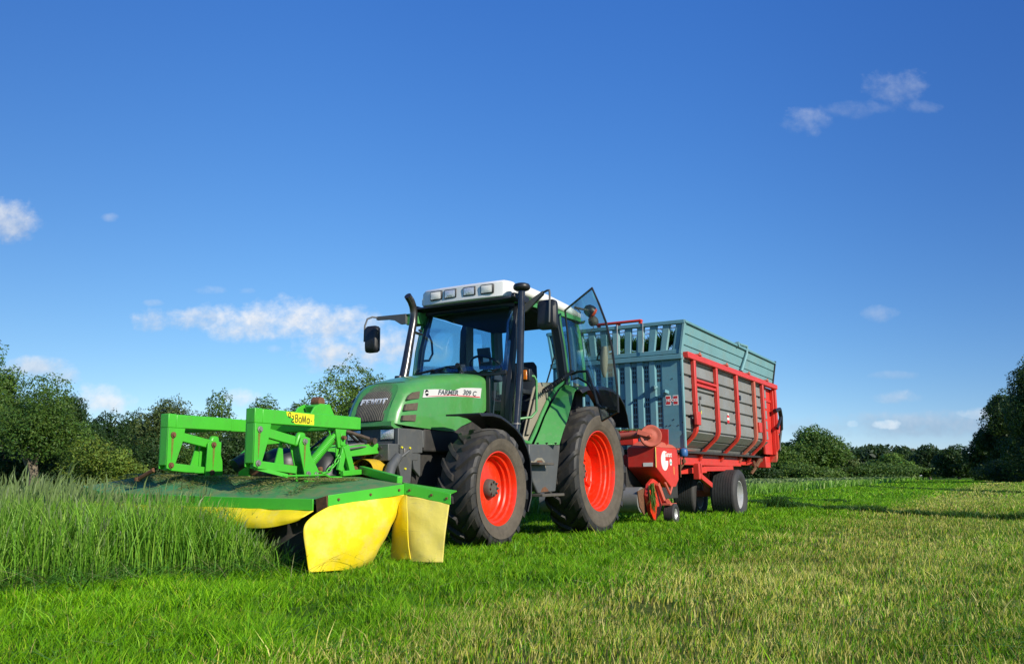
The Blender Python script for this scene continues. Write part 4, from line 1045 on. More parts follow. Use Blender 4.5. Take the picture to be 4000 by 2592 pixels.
# gearbox and dark belt covers in the middle
q = MB()
q.lathe([(0, .24), (.10, .235), (.17, .20), (.20, .12), (.20, 0)], (4.42, -.12, .75), 24, axis='z'); q.lathe([(0, .22), (.09, .21), (.15, .16), (.17, 0)], (4.25, .20, .74), 24, axis='z')
q.build('gearbox_cover', M['black_plastic'], MW, smooth=60)
q = MB(); q.box(4.35, 4.60, -.40, .10, .735, .84); q.box(4.2, 4.4, .0, .3, .73, .82); q.build('gearbox', M['rusty'], MW, bevel=.02)
q = MB(); q.tube([(4.55, -.30, .97), (4.78, -.35, .83)], [.06, .06], 14); q.build('drive_tube', M['black_plastic'], MW)
q = MB(); q.prism([(4.55, 1.15), (4.05, 1.15), (4.1, 1.05), (4.45, 1.02)], 'xz', -.45, -.43); q.prism([(4.62, .72), (4.60, .95), (4.52, 1.0), (4.45, .95), (4.43, .72)], 'xz', -.48, -.35); q.build('frame_plate', M['mower_clean'], MW, bevel=.006)
q = MB()
q.tube([(5.0, .43, .735), (4.6, .44, .742), (4.50, .44, .745), (4.44, .44, .725), (4.30, .45, .722)], .009, 6); q.bar((5.24, .36, .80), (4.95, .43, .735), .02, .03); q.build('pull_rod', M['mower_clean'], MW)
q = MB(); q.tube([(5.30, -.75, .80), (5.30, -.95, .72)], .02, 8); q.lathe([(0, .03), (.03, .03), (.03, 0)], (5.3, -.95, .71), 10, axis='z'); q.build('support_foot', M['rusty'], MW)

# ================================================================== TRAILER
TL = root('loader_wagon', 'tall teal and red loader wagon with grey slatted sides, hitched behind the tractor', 'trailer', (-6.45, 0, 0))
XF, XR, HW = -3.05, -9.30, 1.15
# front wall with vertical ribs and punched strips
q = MB()
prof = []
y = -HW
prof.append((XF, -HW))
per = .2115; first = .80 - 9 * per
for i in range(9):
    yb = first + i * per
    for dy, dx in ((0, 0), (.018, .035), (.108, .035), (.126, 0)):
        prof.append((XF + dx, yb + dy))
prof += [(XF, .80), (XF + .012, .812), (XF + .012, HW)]
rings = [[(x, y, z) for x, y in prof] for z in (1.15, 2.56)]
q.loft(rings, False, False)
q.box(XF - .03, XF - .004, -HW, HW, 1.15, 2.60)
for i in range(9):
    yc = first + i * per + .169
    for (z0, nr) in ((2.485, 4), (1.96, 3), (1.765, 4)):
        for r_ in range(nr):
            for c_ in (-.017, .017):
                zz = z0 - r_ * .072
                q.box(XF + .001, XF + .003, yc + c_ - .011, yc + c_ + .011, zz - .052, zz, 1)
fw = q.build('front_wall', [M['teal'], M['gap_dark']], TL, smooth=30)
q = MB(); q.box(XF - .02, XF + .07, -HW - .02, HW + .015, 2.555, 2.63); q.build('front_ledge', M['teal'], TL, bevel=.006)
q = MB(); q.box(XF - .03, XF + .03, HW - .02, HW + .012, 1.15, 2.555); q.build('corner_post', M['teal_light'], TL, bevel=.006)
q = MB(); q.prism([(.80, 1.10), (HW - .005, 1.40), (HW - .005, 1.42), (.80, 1.42)], 'yz', XF + .013, XF + .02); q.build('lower_wall', M['teal'], TL)
# extension on top: front with slats, sides with two grooves
q = MB()
zb, zt = 2.69, 3.13
fl = lambda z: .085 * (z - 2.63) / .5 + 1.13
q.box(XF - .05, XF + .03, -fl(2.68), fl(2.68), 2.645, 2.715)
q.build('extension_rail', M['teal'], TL, bevel=.006)
q = MB(); q.box(XF - .04, XF + .05, -fl(3.16) - .01, fl(3.16) + .01, 3.125, 3.185); q.build('extension_rail', M['teal'], TL, bevel=.006)
for i in range(11):
    yc = 1.055 - i * .205
    q = MB(); s_ = 1.085
    ring = lambda z, k: [(XF - .01, (yc - .065) * k, z), (XF + .02, (yc - .045) * k, z), (XF + .02, (yc + .045) * k, z), (XF - .01, (yc + .065) * k, z)]
    q.loft([ring(2.70, 1.0), ring(3.135, s_)]); q.build('extension_slat', M['teal_light'] if i % 2 else M['teal'], TL)
for sd in (1, -1):
    q = MB()
    prof = []
    for (z, dy) in ((2.64, 0), (2.78, 0), (2.785, -.02), (2.80, -.02), (2.805, 0), (2.96, 0), (2.965, -.02), (2.98, -.02), (2.985, 0), (3.15, 0)):
        prof.append(((fl(z) + dy) * sd, z))
    q.loft([[(x, y, z) for y, z in prof] for x in (XF, -5.2, -7.2, XR + .1)], False, False)
    q.loft([[(x, y - .03 * sd, z) for y, z in prof] for x in (XF, XR + .1)], False, False)
    q.build('extension_side', M['teal_light'], TL, smooth=30)
    q = MB(); q.box(XR + .1, XF + .04, min(sd * fl(3.15), sd * (fl(3.15) + .035)), max(sd * fl(3.15), sd * (fl(3.15) + .035)), 3.135, 3.175); q.build('extension_top_rail', M['teal'], TL, bevel=.004)
    q = MB(); q.loft([[(XF + .045, (fl(z) - .02) * sd, z), (XF + .045, (fl(z) + .02) * sd, z), (XF - .04, (fl(z) + .02) * sd, z), (XF - .04, (fl(z) - .02) * sd, z)] for z in (2.64, 3.18)]); q.build('extension_corner', M['teal_light'], TL, bevel=.004)
    q = MB(); q.loft([[(XR + .10, (fl(z) - .02) * sd, z), (XR + .10, (fl(z) + .025) * sd, z), (XR + .05, (fl(z) + .025) * sd, z), (XR + .05, (fl(z) - .02) * sd, z)] for z in (2.64, 3.20)]); q.build('extension_corner', M['gap_dark'], TL)
# folding stay on the near side
q = MB(); q.tube([(-6.45, 1.20, 2.70), (-6.72, 1.25, 3.05), (-6.78, 1.25, 3.22), (-6.6, 1.15, 3.25)], .030, 8); q.tube([(-6.1, 1.2, 3.2), (-6.75, 1.1, 3.26), (-8.0, 1.2, 3.19)], .016, 6); q.lathe([(0, .03), (.05, .03), (.05, -.03)], (-6.12, 1.245, 3.18), 12); q.build('folding_stay', M['teal_light'], TL, smooth=50)
# slatted sides
zg = [1.43, 1.648, 1.866, 2.085, 2.305, 2.525]
for sd in (1, -1):
    prof = [(.80, 1.10), (.835, 1.135), (.86, 1.165), (.83, 1.17), (.83, 1.195), (.885, 1.20), (1.005, 1.285), (.985, 1.30), (.985, 1.325), (1.03, 1.31), (1.14, 1.405)]
    for i, z in enumerate(zg):
        prof += [(1.148, z - .018), (1.105, z - .008), (1.105, z + .024), (1.15, z + .032)]
        if i < 5: prof += [(1.152, z + .10), (1.147, z + .104)]
    prof += [(1.15, 2.60)]
    q = MB(); q.loft([[(x, y * sd, z) for y, z in prof] for x in (XF - .01, -5.0, -7.0, XR + .76)], False, False)
    q.loft([[(x, (y - .03) * sd, z) for y, z in ((.83, 1.12), (1.10, 1.42), (1.10, 2.6))] for x in (XF - .01, XR)], False, False)
    q.build('slatted_side', M['slat'], TL, smooth=25)
    q = MB(); q.box(XR - .05, XF - .10, min(1.125 * sd, 1.225 * sd), max(1.125 * sd, 1.225 * sd), 2.585, 2.685); rl = q.build('top_rail', M['tred'], TL, bevel=.008)
    for xx in (-3.75, -5.35, -6.9, -8.4):
        q = MB(); q.box(xx - .07, xx + .07, min(1.15 * sd, 1.245 * sd), max(1.15 * sd, 1.245 * sd), 2.682, 2.71); q.lathe([(0, .01), (.025, .01), (.025, -.01)], (xx + .03, 1.24 * sd, 2.71), 10); q.build('hinge', M['tred_old'], rl, bevel=.004)
    for j, xx in enumerate((-3.52, -4.76, -6.07, -7.38, -8.07)):
        q = MB()
        rings = []
        for (yy_, z) in ((1.215, 2.585), (1.22, 1.50), (1.205, 1.42), (1.16, 1.34), (.90, 1.10), (.845, .98)):
            w_ = .048
            rings.append([(xx + w_, (yy_ - .066) * sd, z), (xx + w_, yy_ * sd, z), (xx - w_, yy_ * sd, z), (xx - w_, (yy_ - .066) * sd, z)])
        q.loft(rings); po_ = q.build('side_post', M['tred'] if j != 3 else M['tred_old'], TL, bevel=.008)
        if j == 0:
            q = MB(); q.box(xx - .01, xx + .20, min(1.222 * sd, 1.27 * sd), max(1.222 * sd, 1.27 * sd), 1.52, 1.735); q.build('post_box', M['tred'], po_, bevel=.008)
        if j == 3:
            q = MB(); q.box(xx - .28, xx - .06, min(1.16 * sd, 1.25 * sd), max(1.16 * sd, 1.25 * sd), 1.57, 1.77); q.build('post_box', M['tred'], po_, bevel=.008)
    q = MB(); q.box(-4.71, -3.57, min(1.15 * sd, 1.21 * sd), max(1.15 * sd, 1.21 * sd), 2.245, 2.285); q.box(-4.71, -3.57, min(1.15 * sd, 1.20 * sd), max(1.15 * sd, 1.20 * sd), 2.17, 2.215); q.box(-4.71, -3.57, min(1.13 * sd, 1.165 * sd), max(1.13 * sd, 1.165 * sd), 2.21, 2.25); q.build('window_bar', M['tred'], TL, bevel=.005)
    q = MB(); q.box(XF - .60, -7.5, min(.72 * sd, .82 * sd), max(.72 * sd, .82 * sd), .90, 1.09); q.box(-7.6, XR + .3, min(.66 * sd, .78 * sd), max(.66 * sd, .78 * sd), .93, 1.05); q.build('frame_rail', M['tred'], TL, bevel=.01)
    q = MB(); q.prism([(-3.3, 1.09), (-4.55, 1.09), (-4.55, 1.13), (-3.3, 1.16)], 'xz', .80 * sd, .90 * sd); q.build('side_step', M['tred_old'], TL, bevel=.006)
    q = MB(); q.box(XR + .05, XR + .45, min(.80 * sd, 1.0 * sd), max(.80 * sd, 1.0 * sd), .88, 1.12); q.build('rear_bracket', M['tred'], TL, bevel=.015)
    # rear corner with cylinder
    q = MB(); q.box(XR, XR + .75, min(1.03 * sd, 1.075 * sd), max(1.03 * sd, 1.075 * sd), 1.16, 2.584); q.box(XR + .02, XR + .11, min(1.08 * sd, 1.15 * sd), max(1.08 * sd, 1.15 * sd), 1.16, 2.58); q.box(XR + .115, XR + .74, min(1.076 * sd, 1.10 * sd), max(1.076 * sd, 1.10 * sd), 2.28, 2.34); q.loft([[(XR - .02, (yy_ - .1) * sd, z), (XR - .02, yy_ * sd, z), (XR + .09, yy_ * sd, z), (XR + .09, (yy_ - .1) * sd, z)] for yy_, z in ((1.2, 2.59), (1.2, 1.3), (1.0, 1.0))]); q.build('rear_corner', M['tred'], TL, bevel=.008)
    q = MB(); q.tube([(XR + .25, 1.20 * sd, 2.1), (XR - .05, 1.24 * sd, 2.15), (XR - .22, 1.22 * sd, 2.0), (XR - .34, 1.18 * sd, 1.72)], .045, 8); q.tube([(XR - .22, 1.22 * sd, 2.0), (XR + .2, 1.22 * sd, 1.72)], .035, 8); q.tube([(XR - .34, 1.18 * sd, 1.72), (XR - .26, 1.15 * sd, 1.45), (XR - .22, 1.15 * sd, 1.25)], .03, 8); q.build('tailgate_lever', M['black_plastic'], TL, smooth=50)
    q = MB(); q.prism([(XR + .02, 1.95), (XR - .25, 1.80), (XR - .16, 1.62), (XR + .02, 1.66)], 'xz', 1.12 * sd, 1.19 * sd); q.build('tailgate_bracket', M['tred'], TL, bevel=.008)
q = MB(); q.prism([(XR, 1.0), (XR, 2.6), (XR - .14, 2.5), (XR - .20, 1.8), (XR - .12, 1.1)], 'xz', -1.13, 1.13); q.build('tailgate', M['tred_old'], TL, bevel=.01)
q = MB(); q.box(XR, XF - .04, -.95, .95, 1.09, 1.13); q.box(XR + .2, XF - .4, -.6, .6, .85, 1.08); q.build('floor', M['engine'], TL)
# near side decorations
Y1 = 1.152
q = MB(); q.box(-3.95, -3.86, Y1, Y1 + .004, 1.73, 1.785); q.build('yellow_label', M['sticker'], TL, smooth=0)
q = MB(); q.box(-5.60, -5.47, Y1, Y1 + .004, 1.715, 1.76); q.box(-5.60, -5.47, Y1, Y1 + .003, 1.66, 1.714, 1); q.box(-5.60, -5.47, Y1, Y1 + .003, 1.76, 1.80, 1); q.lathe([(0, .004), (.02, .004), (.02, 0)], (-5.51, Y1, 1.82), 10); q.lathe([(0, .004), (.02, .004), (.02, 0)], (-5.56, Y1, 1.82), 10); q.build('warning_label', [M['white_ink'], M['red_ink']], TL, smooth=0)
q = MB(); q.tube([(-3.72, 1.20, 1.98), (-3.74, 1.20, 1.63)], .014, 8); q.lathe([(0, .02), (.03, .02), (.03, -.02)], (-3.73, 1.21, 1.98), 12); q.build('latch_rod', M['steel'], TL)
q = MB(); q.lathe([(0, .06), (.05, .06), (.05, 0)], (-6.24, Y1, 2.17), 12); q.build('side_knob', M['black_plastic'], TL)
# red H-shaped sticker on the front wall
q = MB(); xs = XF + .0125
def hpoly(g_): return [(.865 - g_, 1.862 - g_), (.865 - g_, 1.955 + g_), (.93 + g_, 1.955 + g_), (.935 + g_, 1.925), (.985 - g_, 1.925), (.99 - g_, 1.955 + g_), (1.055 + g_, 1.955 + g_), (1.055 + g_, 1.862 - g_), (.99 - g_, 1.862 - g_), (.985 - g_, 1.89), (.935 + g_, 1.89), (.93 + g_, 1.862 - g_)]
hp = [(a, 1.905 + (z - 1.908) * 1.35) for a, z in hpoly(.012)]
q.prism(hp, 'yz', xs, xs + .002, 0)
hp = [(a, 1.905 + (z - 1.908) * 1.35) for a, z in hpoly(0)]
q.prism(hp, 'yz', xs + .002, xs + .004, 1)
hst = q.build('maker_sticker', [M['white_ink'], M['red_ink']], TL, smooth=0)
text('sticker_lettering', 'HOCKE', .062, (xs + .005, .868, 1.885), (0, 1, 0), (0, 0, 1), M['white_ink'], hst, .001, .003, 0, .88)
q = MB(); q.tube([(XF + .04, .72, 2.13), (XF + .10, .69, 2.10)], .03, 10); q.tube([(XF + .02, .66, 2.14), (XF + .16, .74, 2.13)], .018, 8); q.bar((XF + .02, .90, 2.03), (XF + .12, .87, 2.05), .05, .05); q.bar((XF + .06, .90, 2.03), (XF + .05, .81, 1.98), .02, .02); q.build('bracket', M['teal'], TL)
for (yy_, zz) in ((.86, 1.505), (.92, 1.51), (.98, 1.60), (1.05, 1.505), (.98, 2.25), (1.12, 2.3), (1.12, 1.55)): q = MB(); q.lathe([(0, .008), (.01, .008), (.01, 0)], (XF + .012, yy_, zz), 8, axis='x'); q.build('rivet', M['gap_dark'], TL)
# red bar across the top
q = MB(); q.box(XF - .05, XF + .04, -.32, .50, 3.225, 3.262); q.box(XF - .02, XF + .02, .44, .50, 3.185, 3.225); q.box(XF - .02, XF + .02, .04, .12, 3.185, 3.225); q.box(XF - .02, XF + .02, -.30, -.24, 3.185, 3.225); q.build('top_bar', M['tred'], TL, bevel=.012)
q = MB()
for yy_ in (.1, .55): q.tube([(XF + .055, yy_ - .02, 3.2), (XF + .055, yy_ - .03, 2.7)], .008, 6)
for xx in (XF - .5, XF - .9, XF - 1.5, XF - 2.3, XF - 3.4):
    q.tube([(xx, -1.2, 3.16), (xx, 1.2, 3.16)], .008, 6)
for yy_ in (-.9, -.6, -.3, 0, .3, .6, .9): q.tube([(XF, yy_, 3.165), (XR + .2, yy_, 3.165)], .005, 5)
q.build('wire_mesh', M['wire'], TL)
# red front housing with lettering
hp = [(-2.10, 1.14), (-3.10, 1.145), (-3.10, .66), (-2.95, .55), (-2.74, .545), (-2.10, .845)]
q = MB(); q.prism(hp, 'xz', .55, 1.0)
hs_ = q.build('front_housing', M['tred'], TL, bevel=.012)
q = MB(); q.loft([[(-2.10, .55, 1.142), (-2.10, 1.0, 1.142), (-3.1, 1.0, 1.147), (-3.1, .55, 1.147)], [(-2.55, .55, 1.25), (-2.60, .93, 1.235), (-3.05, .93, 1.20), (-3.05, .55, 1.25)]]); q.build('housing_top', M['tred_old'], hs_, bevel=.01)
q = MB(); q.tube([(-2.10, 1.0, 1.14), (-2.095, 1.0, .845)], .007, 6); q.tube([(-2.88, 1.002, .86), (-2.88, 1.002, .74)], .004, 6); q.build('edge_wear', M['curtain_old'], hs_)
q = MB(); q.box(-2.098, -2.094, .80, .95, .86, .915); q.build('white_label', M['white_ink'], hs_, smooth=0)
# striped G emblem
ye = 1.0
emc = (-2.475, .947)
q = MB()
def ellx(x, rx, rz): 
    t = max(0, 1 - ((x - emc[0]) / rx) ** 2); return rz * math.sqrt(t)
for i in range(4):
    xa = emc[0] + .155 - i * .047; xb = xa - .042
    pts = []
    for s_ in range(7):
        xx = xa + (xb - xa) * s_ / 6; pts.append((xx, emc[1] + ellx(xx, .158, .148)))
    for s_ in range(6, -1, -1):
        xx = xa + (xb - xa) * s_ / 6; pts.append((xx, emc[1] - ellx(xx, .158, .148)))
    q.prism(pts, 'xz', ye, ye + .003)
pts = []
for s_ in range(9):
    xx = emc[0] - .033 - .118 * s_ / 8; pts.append((xx, emc[1] - ellx(xx, .158, .148)))
pts += [(emc[0] - .151, emc[1] - .0), (emc[0] - .033, emc[1] - .0)]
q.prism(pts, 'xz', ye, ye + .003)
q.build('striped_emblem', M['white_ink'], hs_, smooth=0)
text('housing_lettering', 'Garant', .112, (-2.49, ye + .003, 1.008), (-1, 0, 0), (0, 0, 1), M['white_ink'], hs_, .001, .002, 0, .98)
q = MB(); q.lathe([(0, .003), (.052, .003), (.052, 0)], (-2.745, ye, .925), 24); rnd = q.build('round_label', M['white_ink'], hs_, smooth=0)
q = MB(); q.box(-2.79, -2.70, ye + .003, ye + .0045, .908, .920); q.box(-2.785, -2.705, ye + .003, ye + .0045, .926, .938); q.build('label_band', M['teal_ink'], rnd, smooth=0)
# front beam, disc with arm, pipes
q = MB(); q.box(-2.75, -2.62, -.9, .549, .86, 1.06); q.box(-2.7, -2.5, -.9, .5, 1.20, 1.42); q.build('front_beam', M['tred'], TL, bevel=.01)
q = MB(); q.plate([(-2.72, .80, 1.45), (-2.72, .99, 1.43), (-2.72, .985, 1.20), (-2.72, .6, 1.20)], .02); q.build('side_plate', M['tred'], TL)
dc = V((-2.08, .94, 1.305)); dn = V((.90, .42, .05)).normalized(); de = V((-.42, .90, 0)).normalized(); dz = dn.cross(de)
q = MB(); rings = []
for r_, h_ in ((.005, .03), (.06, .03), (.085, .018), (.11, .02), (.135, .03), (.155, .03), (.165, .015), (.165, -.04)):
    rings.append([tuple(dc + dn * h_ + (de * math.cos(2 * math.pi * k / 36) + dz * math.sin(2 * math.pi * k / 36)) * r_) for k in range(36)])
q.loft(rings, True, True); dsk = q.build('guide_disc', M['tred_old'], TL, smooth=50)
q = MB(); q.bar(tuple(dc + dn * .05 + V((0, .02, 0))), tuple(dc + dn * .12 + V((.0, -.22, .055))), .03, .075, side=tuple(dn)); q.lathe([(0, .09), (.02, .09), (.02, 0)], (dc.x, dc.y + .01, dc.z - .005), 10, axis='x'); q.build('disc_arm', M['tred_old'], dsk, bevel=.006)
q = MB(); q.tube([(-2.14, .80, 1.34), (-2.2, .2, 1.30), (-2.2, -.5, 1.27)], .055, 12); q.build('front_pipe', M['tred_old'], TL)
# pickup
q = MB(); q.lathe([(0, .80), (.185, .80), (.185, -.80), (0, -.80)], (-1.98, 0, .375), 32); q.build('pickup_roller', M['drum'], TL)
q = MB(); q.prism([(-1.80, .50), (-1.86, .28), (-2.02, .16), (-2.2, .2), (-2.1, .55)], 'xz', .80, .815); q.build('roller_end', M['rusty'], TL)
q = MB()
q.prism([(-2.02, .44), (-2.10, .60), (-2.30, .68), (-2.62, .60), (-2.72, .40), (-2.52, .14), (-2.32, .06), (-2.14, .16)], 'xz', .82, .88)
q.build('pickup_shield', M['tred'], TL, bevel=.012)
q = MB(); q.plate([(-2.02, .91, .50), (-2.14, .915, .60), (-2.26, .93, .42), (-2.22, .93, .20), (-2.12, .925, .08), (-2.03, .91, .20)], .02); q.build('shield_point', M['rim'], TL, bevel=.006)
q = MB(); q.bar((-2.35, .92, .60), (-2.55, .95, .30), .05, .07); q.bar((-2.52, 1.0, .35), (-2.48, 1.06, .29), .06, .08); q.box(-2.60, -2.32, .97, 1.12, .285, .315); q.tube([(-2.45, 1.0, .62), (-2.6, 1.02, .45), (-2.75, 1.0, .55)], .02, 8); q.build('wheel_fork', M['tred_old'], TL, bevel=.006)
def plain_wheel(c, Ro, w, rr, mt, mr, ribs, parent, nm='wheel'):
    x, y, z = c
    q = MB(); hw = w / 2
    q.lathe([(rr, hw * .72), (rr + .012, hw * .80), (rr - .004, hw * .80), (rr - .02, hw * .62), (rr - .03, hw * .35), (rr - .05, hw * .30), (rr * .45, hw * .22), (rr * .40, hw * .34), (0, hw * .36)], (x, y, z), 40)
    q.lathe([(rr, -hw * .75), (rr * .5, -hw * .3), (0, -hw * .3)], (x, y, z), 40)
    wh = q.build(nm, mr, parent, smooth=35)
    t = MB(); pr = [(rr - .005, hw * .74), (rr + (Ro - rr) * .25, hw * .94), (rr + (Ro - rr) * .55, hw), (Ro - .04, hw * .95), (Ro - .012, hw * .85)]
    n = ribs
    for i in range(n):
        a = .80 - 1.60 * i / n; c_ = .80 - 1.60 * (i + 1) / n
        pr += [(Ro - .002 + .004 * math.cos(a), hw * a), (Ro - .002 + .004 * math.cos(c_), hw * (c_ + .035)), (Ro - .018, hw * (c_ + .028)), (Ro - .018, hw * (c_ + .006))]
    pr += [(Ro - .012, -hw * .85), (Ro - .04, -hw * .95), (rr + (Ro - rr) * .55, -hw), (rr + (Ro - rr) * .25, -hw * .94), (rr - .005, -hw * .74)]
    t.lathe(pr, (x, y, z), 64)
    t.v = [(a, b, c_ if c_ > .01 else .01 + (c_ - .01) * .1) for a, b, c_ in t.v]
    t.build('tyre', mt, wh, smooth=50)
    return wh
plain_wheel((-2.46, 1.08, .155), .155, .17, .075, M['ttyre'], M['trim_rim'], 5, TL)
for yy_ in (.85, .10, -.85):
    plain_wheel((-6.42, yy_, .365), .465, .50 if yy_ != .10 else .44, .245, M['ttyre'], M['trim_rim'], 8, TL)
q = MB(); q.box(-6.50, -6.34, -1.0, .80, .33, .45); q.box(-6.6, -6.2, -.4, -.15, .4, .9); q.box(-6.6, -6.2, .42, .55, .4, .92); q.build('axle', M['tred_old'], TL, bevel=.01)
q = MB(); q.box(-4.56, -4.46, .80, .90, .66, .93); q.box(-4.66, -4.62, .80, .90, .66, .93); q.bar((-4.6, .86, .72), (-5.25, .86, .55), .06, .09); q.bar((-4.3, .6, .80), (-5.0, .85, .82), .06, .10); q.bar((-6.9, .80, .86), (-5.0, .80, .84), .05, .09); q.build('support_bracket', M['tred'], TL, bevel=.006)
q = MB(); q.tube([(-8.2, .9, 1.0), (-7.9, 1.0, .86), (-7.75, .95, .75)], .03, 6); q.tube([(-8.6, .95, 1.04), (-8.25, 1.0, 1.02), (-8.15, .95, .9)], .045, 8); q.build('rear_hose', M['rusty'], TL)
q = MB(); q.lathe([(0, .075), (.05, .068), (.068, .04), (.07, -.03), (.06, -.055), (0, -.06)], (-3.38, 1.0, 1.085), 24, axis='z'); bc = q.build('filter_cap', M['blue'], TL, smooth=50)
q = MB(); q.tube([(-3.38, 1.0, 1.03), (-3.38, 1.0, .96), (-3.40, .98, .90), (-3.35, .95, .84)], .018, 8); q.lathe([(.03, -.03), (.035, 0), (.03, .03)], (-3.38, 1.0, .95), 8, axis='z'); q.tube([(-3.30, .98, 1.0), (-3.26, .98, .85), (-3.28, .97, .70)], .012, 6); q.build('valve', M['rusty'], bc)
q = MB(); q.box(-3.0, -2.2, -.8, .54, .55, .85); q.box(-3.2, -2.1, .3, .53, .3, .86); q.box(-4.2, -2.7, -.7, .6, .35, .95); q.build('pickup_housing', M['engine'], TL, bevel=.01)
q = MB(); q.bar((-2.7, 0, .75), (-.55, 0, .55), .14, .14); q.build('drawbar', M['tred_old'], TL, bevel=.01)

# ================================================================== VEGETATION
rng = np.random.default_rng(11)

def leaf_mat(name, rough=0.55, transl=0.3, spec=0.3):
    m = bpy.data.materials.new(name); m.use_nodes = True
    nt = m.node_tree; b = nt.nodes['Principled BSDF']; o = nt.nodes['Material Output']
    a = nd(nt, 'ShaderNodeAttribute', attribute_name='Col')
    lk(nt, a.outputs['Color'], b.inputs['Base Color'])
    b.inputs['Roughness'].default_value = rough
    b.inputs['Specular IOR Level'].default_value = spec
    t = nd(nt, 'ShaderNodeBsdfTranslucent')
    lk(nt, mixc(nt, 0.35, a.outputs['Color'], (0.25, 0.40, 0.02)), t.inputs[0])
    mx = nd(nt, 'ShaderNodeMixShader', i_0=transl)
    lk(nt, b.outputs[0], mx.inputs[1]); lk(nt, t.outputs[0], mx.inputs[2]); lk(nt, mx.outputs[0], o.inputs[0])
    return m
M['grass'] = leaf_mat('grass_blades', .5, .30, .22)
M['tall'] = leaf_mat('tall_grass_stems', .45, .22, .35)
M['leaf'] = leaf_mat('tree_leaves', .55, .22, .3)
M['bark'] = paint('tree_bark', (0.17, 0.14, 0.10), 0.9, var=0.35, dscale=3, bump=.5, bscale=12)

def np_mesh(name, co, quads, tris, col, mat, parent=None):
    """mesh from numpy arrays: co (n,3), quads (q,4), tris (t,3), per-vertex colour (n,3)"""
    me = bpy.data.meshes.new(name)
    me.vertices.add(len(co)); me.vertices.foreach_set('co', co.astype(np.float32).ravel())
    li = np.concatenate([quads.ravel(), tris.ravel()]).astype(np.int32)
    st = np.concatenate([np.arange(len(quads)) * 4, len(quads) * 4 + np.arange(len(tris)) * 3]).astype(np.int32)
    me.loops.add(len(li)); me.loops.foreach_set('vertex_index', li)
    me.polygons.add(len(st)); me.polygons.foreach_set('loop_start', st)
    me.update(calc_edges=True); me.validate()
    at = me.attributes.new('Col', 'FLOAT_COLOR', 'POINT')
    at.data.foreach_set('color', np.concatenate([np.clip(col, 0, 1), np.ones((len(col), 1))], 1).astype(np.float32).ravel())
    me.materials.append(mat)
    ob = bpy.data.objects.new(name, me); COL.objects.link(ob)
    if parent: ob.parent = parent
    return ob

def blades(P, h, w, lean, lvl, col, tip=None, curve=1.7):
    """ribbons that taper to a point: P (n,3) feet, h, w heights and widths, lean (n,2) sideways offset of the tip"""
    n = len(P); L = lvl
    ang = rng.uniform(0, 2 * np.pi, n)
    sx, sy = np.cos(ang) * w / 2, np.sin(ang) * w / 2
    nv = 2 * (L - 1) + 1
    co = np.zeros((n, nv, 3)); cc = np.zeros((n, nv, 3))
    for i in range(L):
        t = i / (L - 1)
        cx = P[:, 0] + lean[:, 0] * t ** curve; cy = P[:, 1] + lean[:, 1] * t ** curve
        cz = P[:, 2] + h * t * (1 - 0.10 * t)
        tw = (1 - t * .35) if i < L - 1 else 0
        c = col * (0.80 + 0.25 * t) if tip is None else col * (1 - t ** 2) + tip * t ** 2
        if i < L - 1:
            co[:, 2 * i, 0] = cx - sx * tw; co[:, 2 * i, 1] = cy - sy * tw; co[:, 2 * i, 2] = cz
            co[:, 2 * i + 1, 0] = cx + sx * tw; co[:, 2 * i + 1, 1] = cy + sy * tw; co[:, 2 * i + 1, 2] = cz
            cc[:, 2 * i] = c; cc[:, 2 * i + 1] = c
        else:
            co[:, 2 * i] = np.stack([cx, cy, cz], 1); cc[:, 2 * i] = c
    base = (np.arange(n) * nv)[:, None]
    q = [base + np.array([[2 * i, 2 * i + 1, 2 * i + 3, 2 * i + 2]]) for i in range(L - 2)]
    q = np.concatenate(q) if q else np.zeros((0, 4), int)
    t = base + np.array([[2 * (L - 2), 2 * (L - 2) + 1, 2 * (L - 1)]])
    return co.reshape(-1, 3), q, t, cc.reshape(-1, 3)

def merge(parts):
    co, q, t, c = [], [], [], []; k = 0
    for a, b, d, e in parts:
        co.append(a); q.append(b + k); t.append(d + k); c.append(e); k += len(a)
    return np.concatenate(co), np.concatenate(q), np.concatenate(t), np.concatenate(c)

def vnoise(x, y, s, seed=0):
    """smooth value noise, vectorised"""
    r = np.random.default_rng(1000 + seed).random((64, 64))
    x = x / s; y = y / s
    xi = np.floor(x).astype(int); yi = np.floor(y).astype(int); fx = x - xi; fy = y - yi
    fx = fx * fx * (3 - 2 * fx); fy = fy * fy * (3 - 2 * fy)
    g = lambda a, b: r[a % 64, b % 64]
    return (g(xi, yi) * (1 - fx) + g(xi + 1, yi) * fx) * (1 - fy) + (g(xi, yi + 1) * (1 - fx) + g(xi + 1, yi + 1) * fx) * fy

def to_t(x, y):
    dx, dy = x - T_POS.x, y - T_POS.y
    return dx * T_F.x + dy * T_F.y, dx * T_L.x + dy * T_L.y

def is_tall(x, y):
    tx, ty = to_t(x, y)
    wob = (vnoise(x, y, 0.5, 3) - .5) * .55 + (vnoise(x, y, .16, 13) - .5) * .45
    front_ = (tx > 5.3) & (ty < .62 - .50 * (tx - 5.3) + wob)
    side_ = (tx <= 5.3) & (tx > 4.0) & (ty < -1.75 + wob)
    back_ = (tx <= 4.0) & (ty < -1.95 + wob - .035 * np.maximum(0, -tx))
    return front_ | side_ | back_

def paleness(x, y):
    tx, ty = to_t(x, y)
    w = ty + (vnoise(x, y, 1.0, 5) - .5) * .6
    p = np.clip((w - 2.75) / .9, 0, 1)
    s = .5 + .5 * np.sin((w - 3.6) * 2 * np.pi / 3.1)
    return p * (.58 + .42 * s)

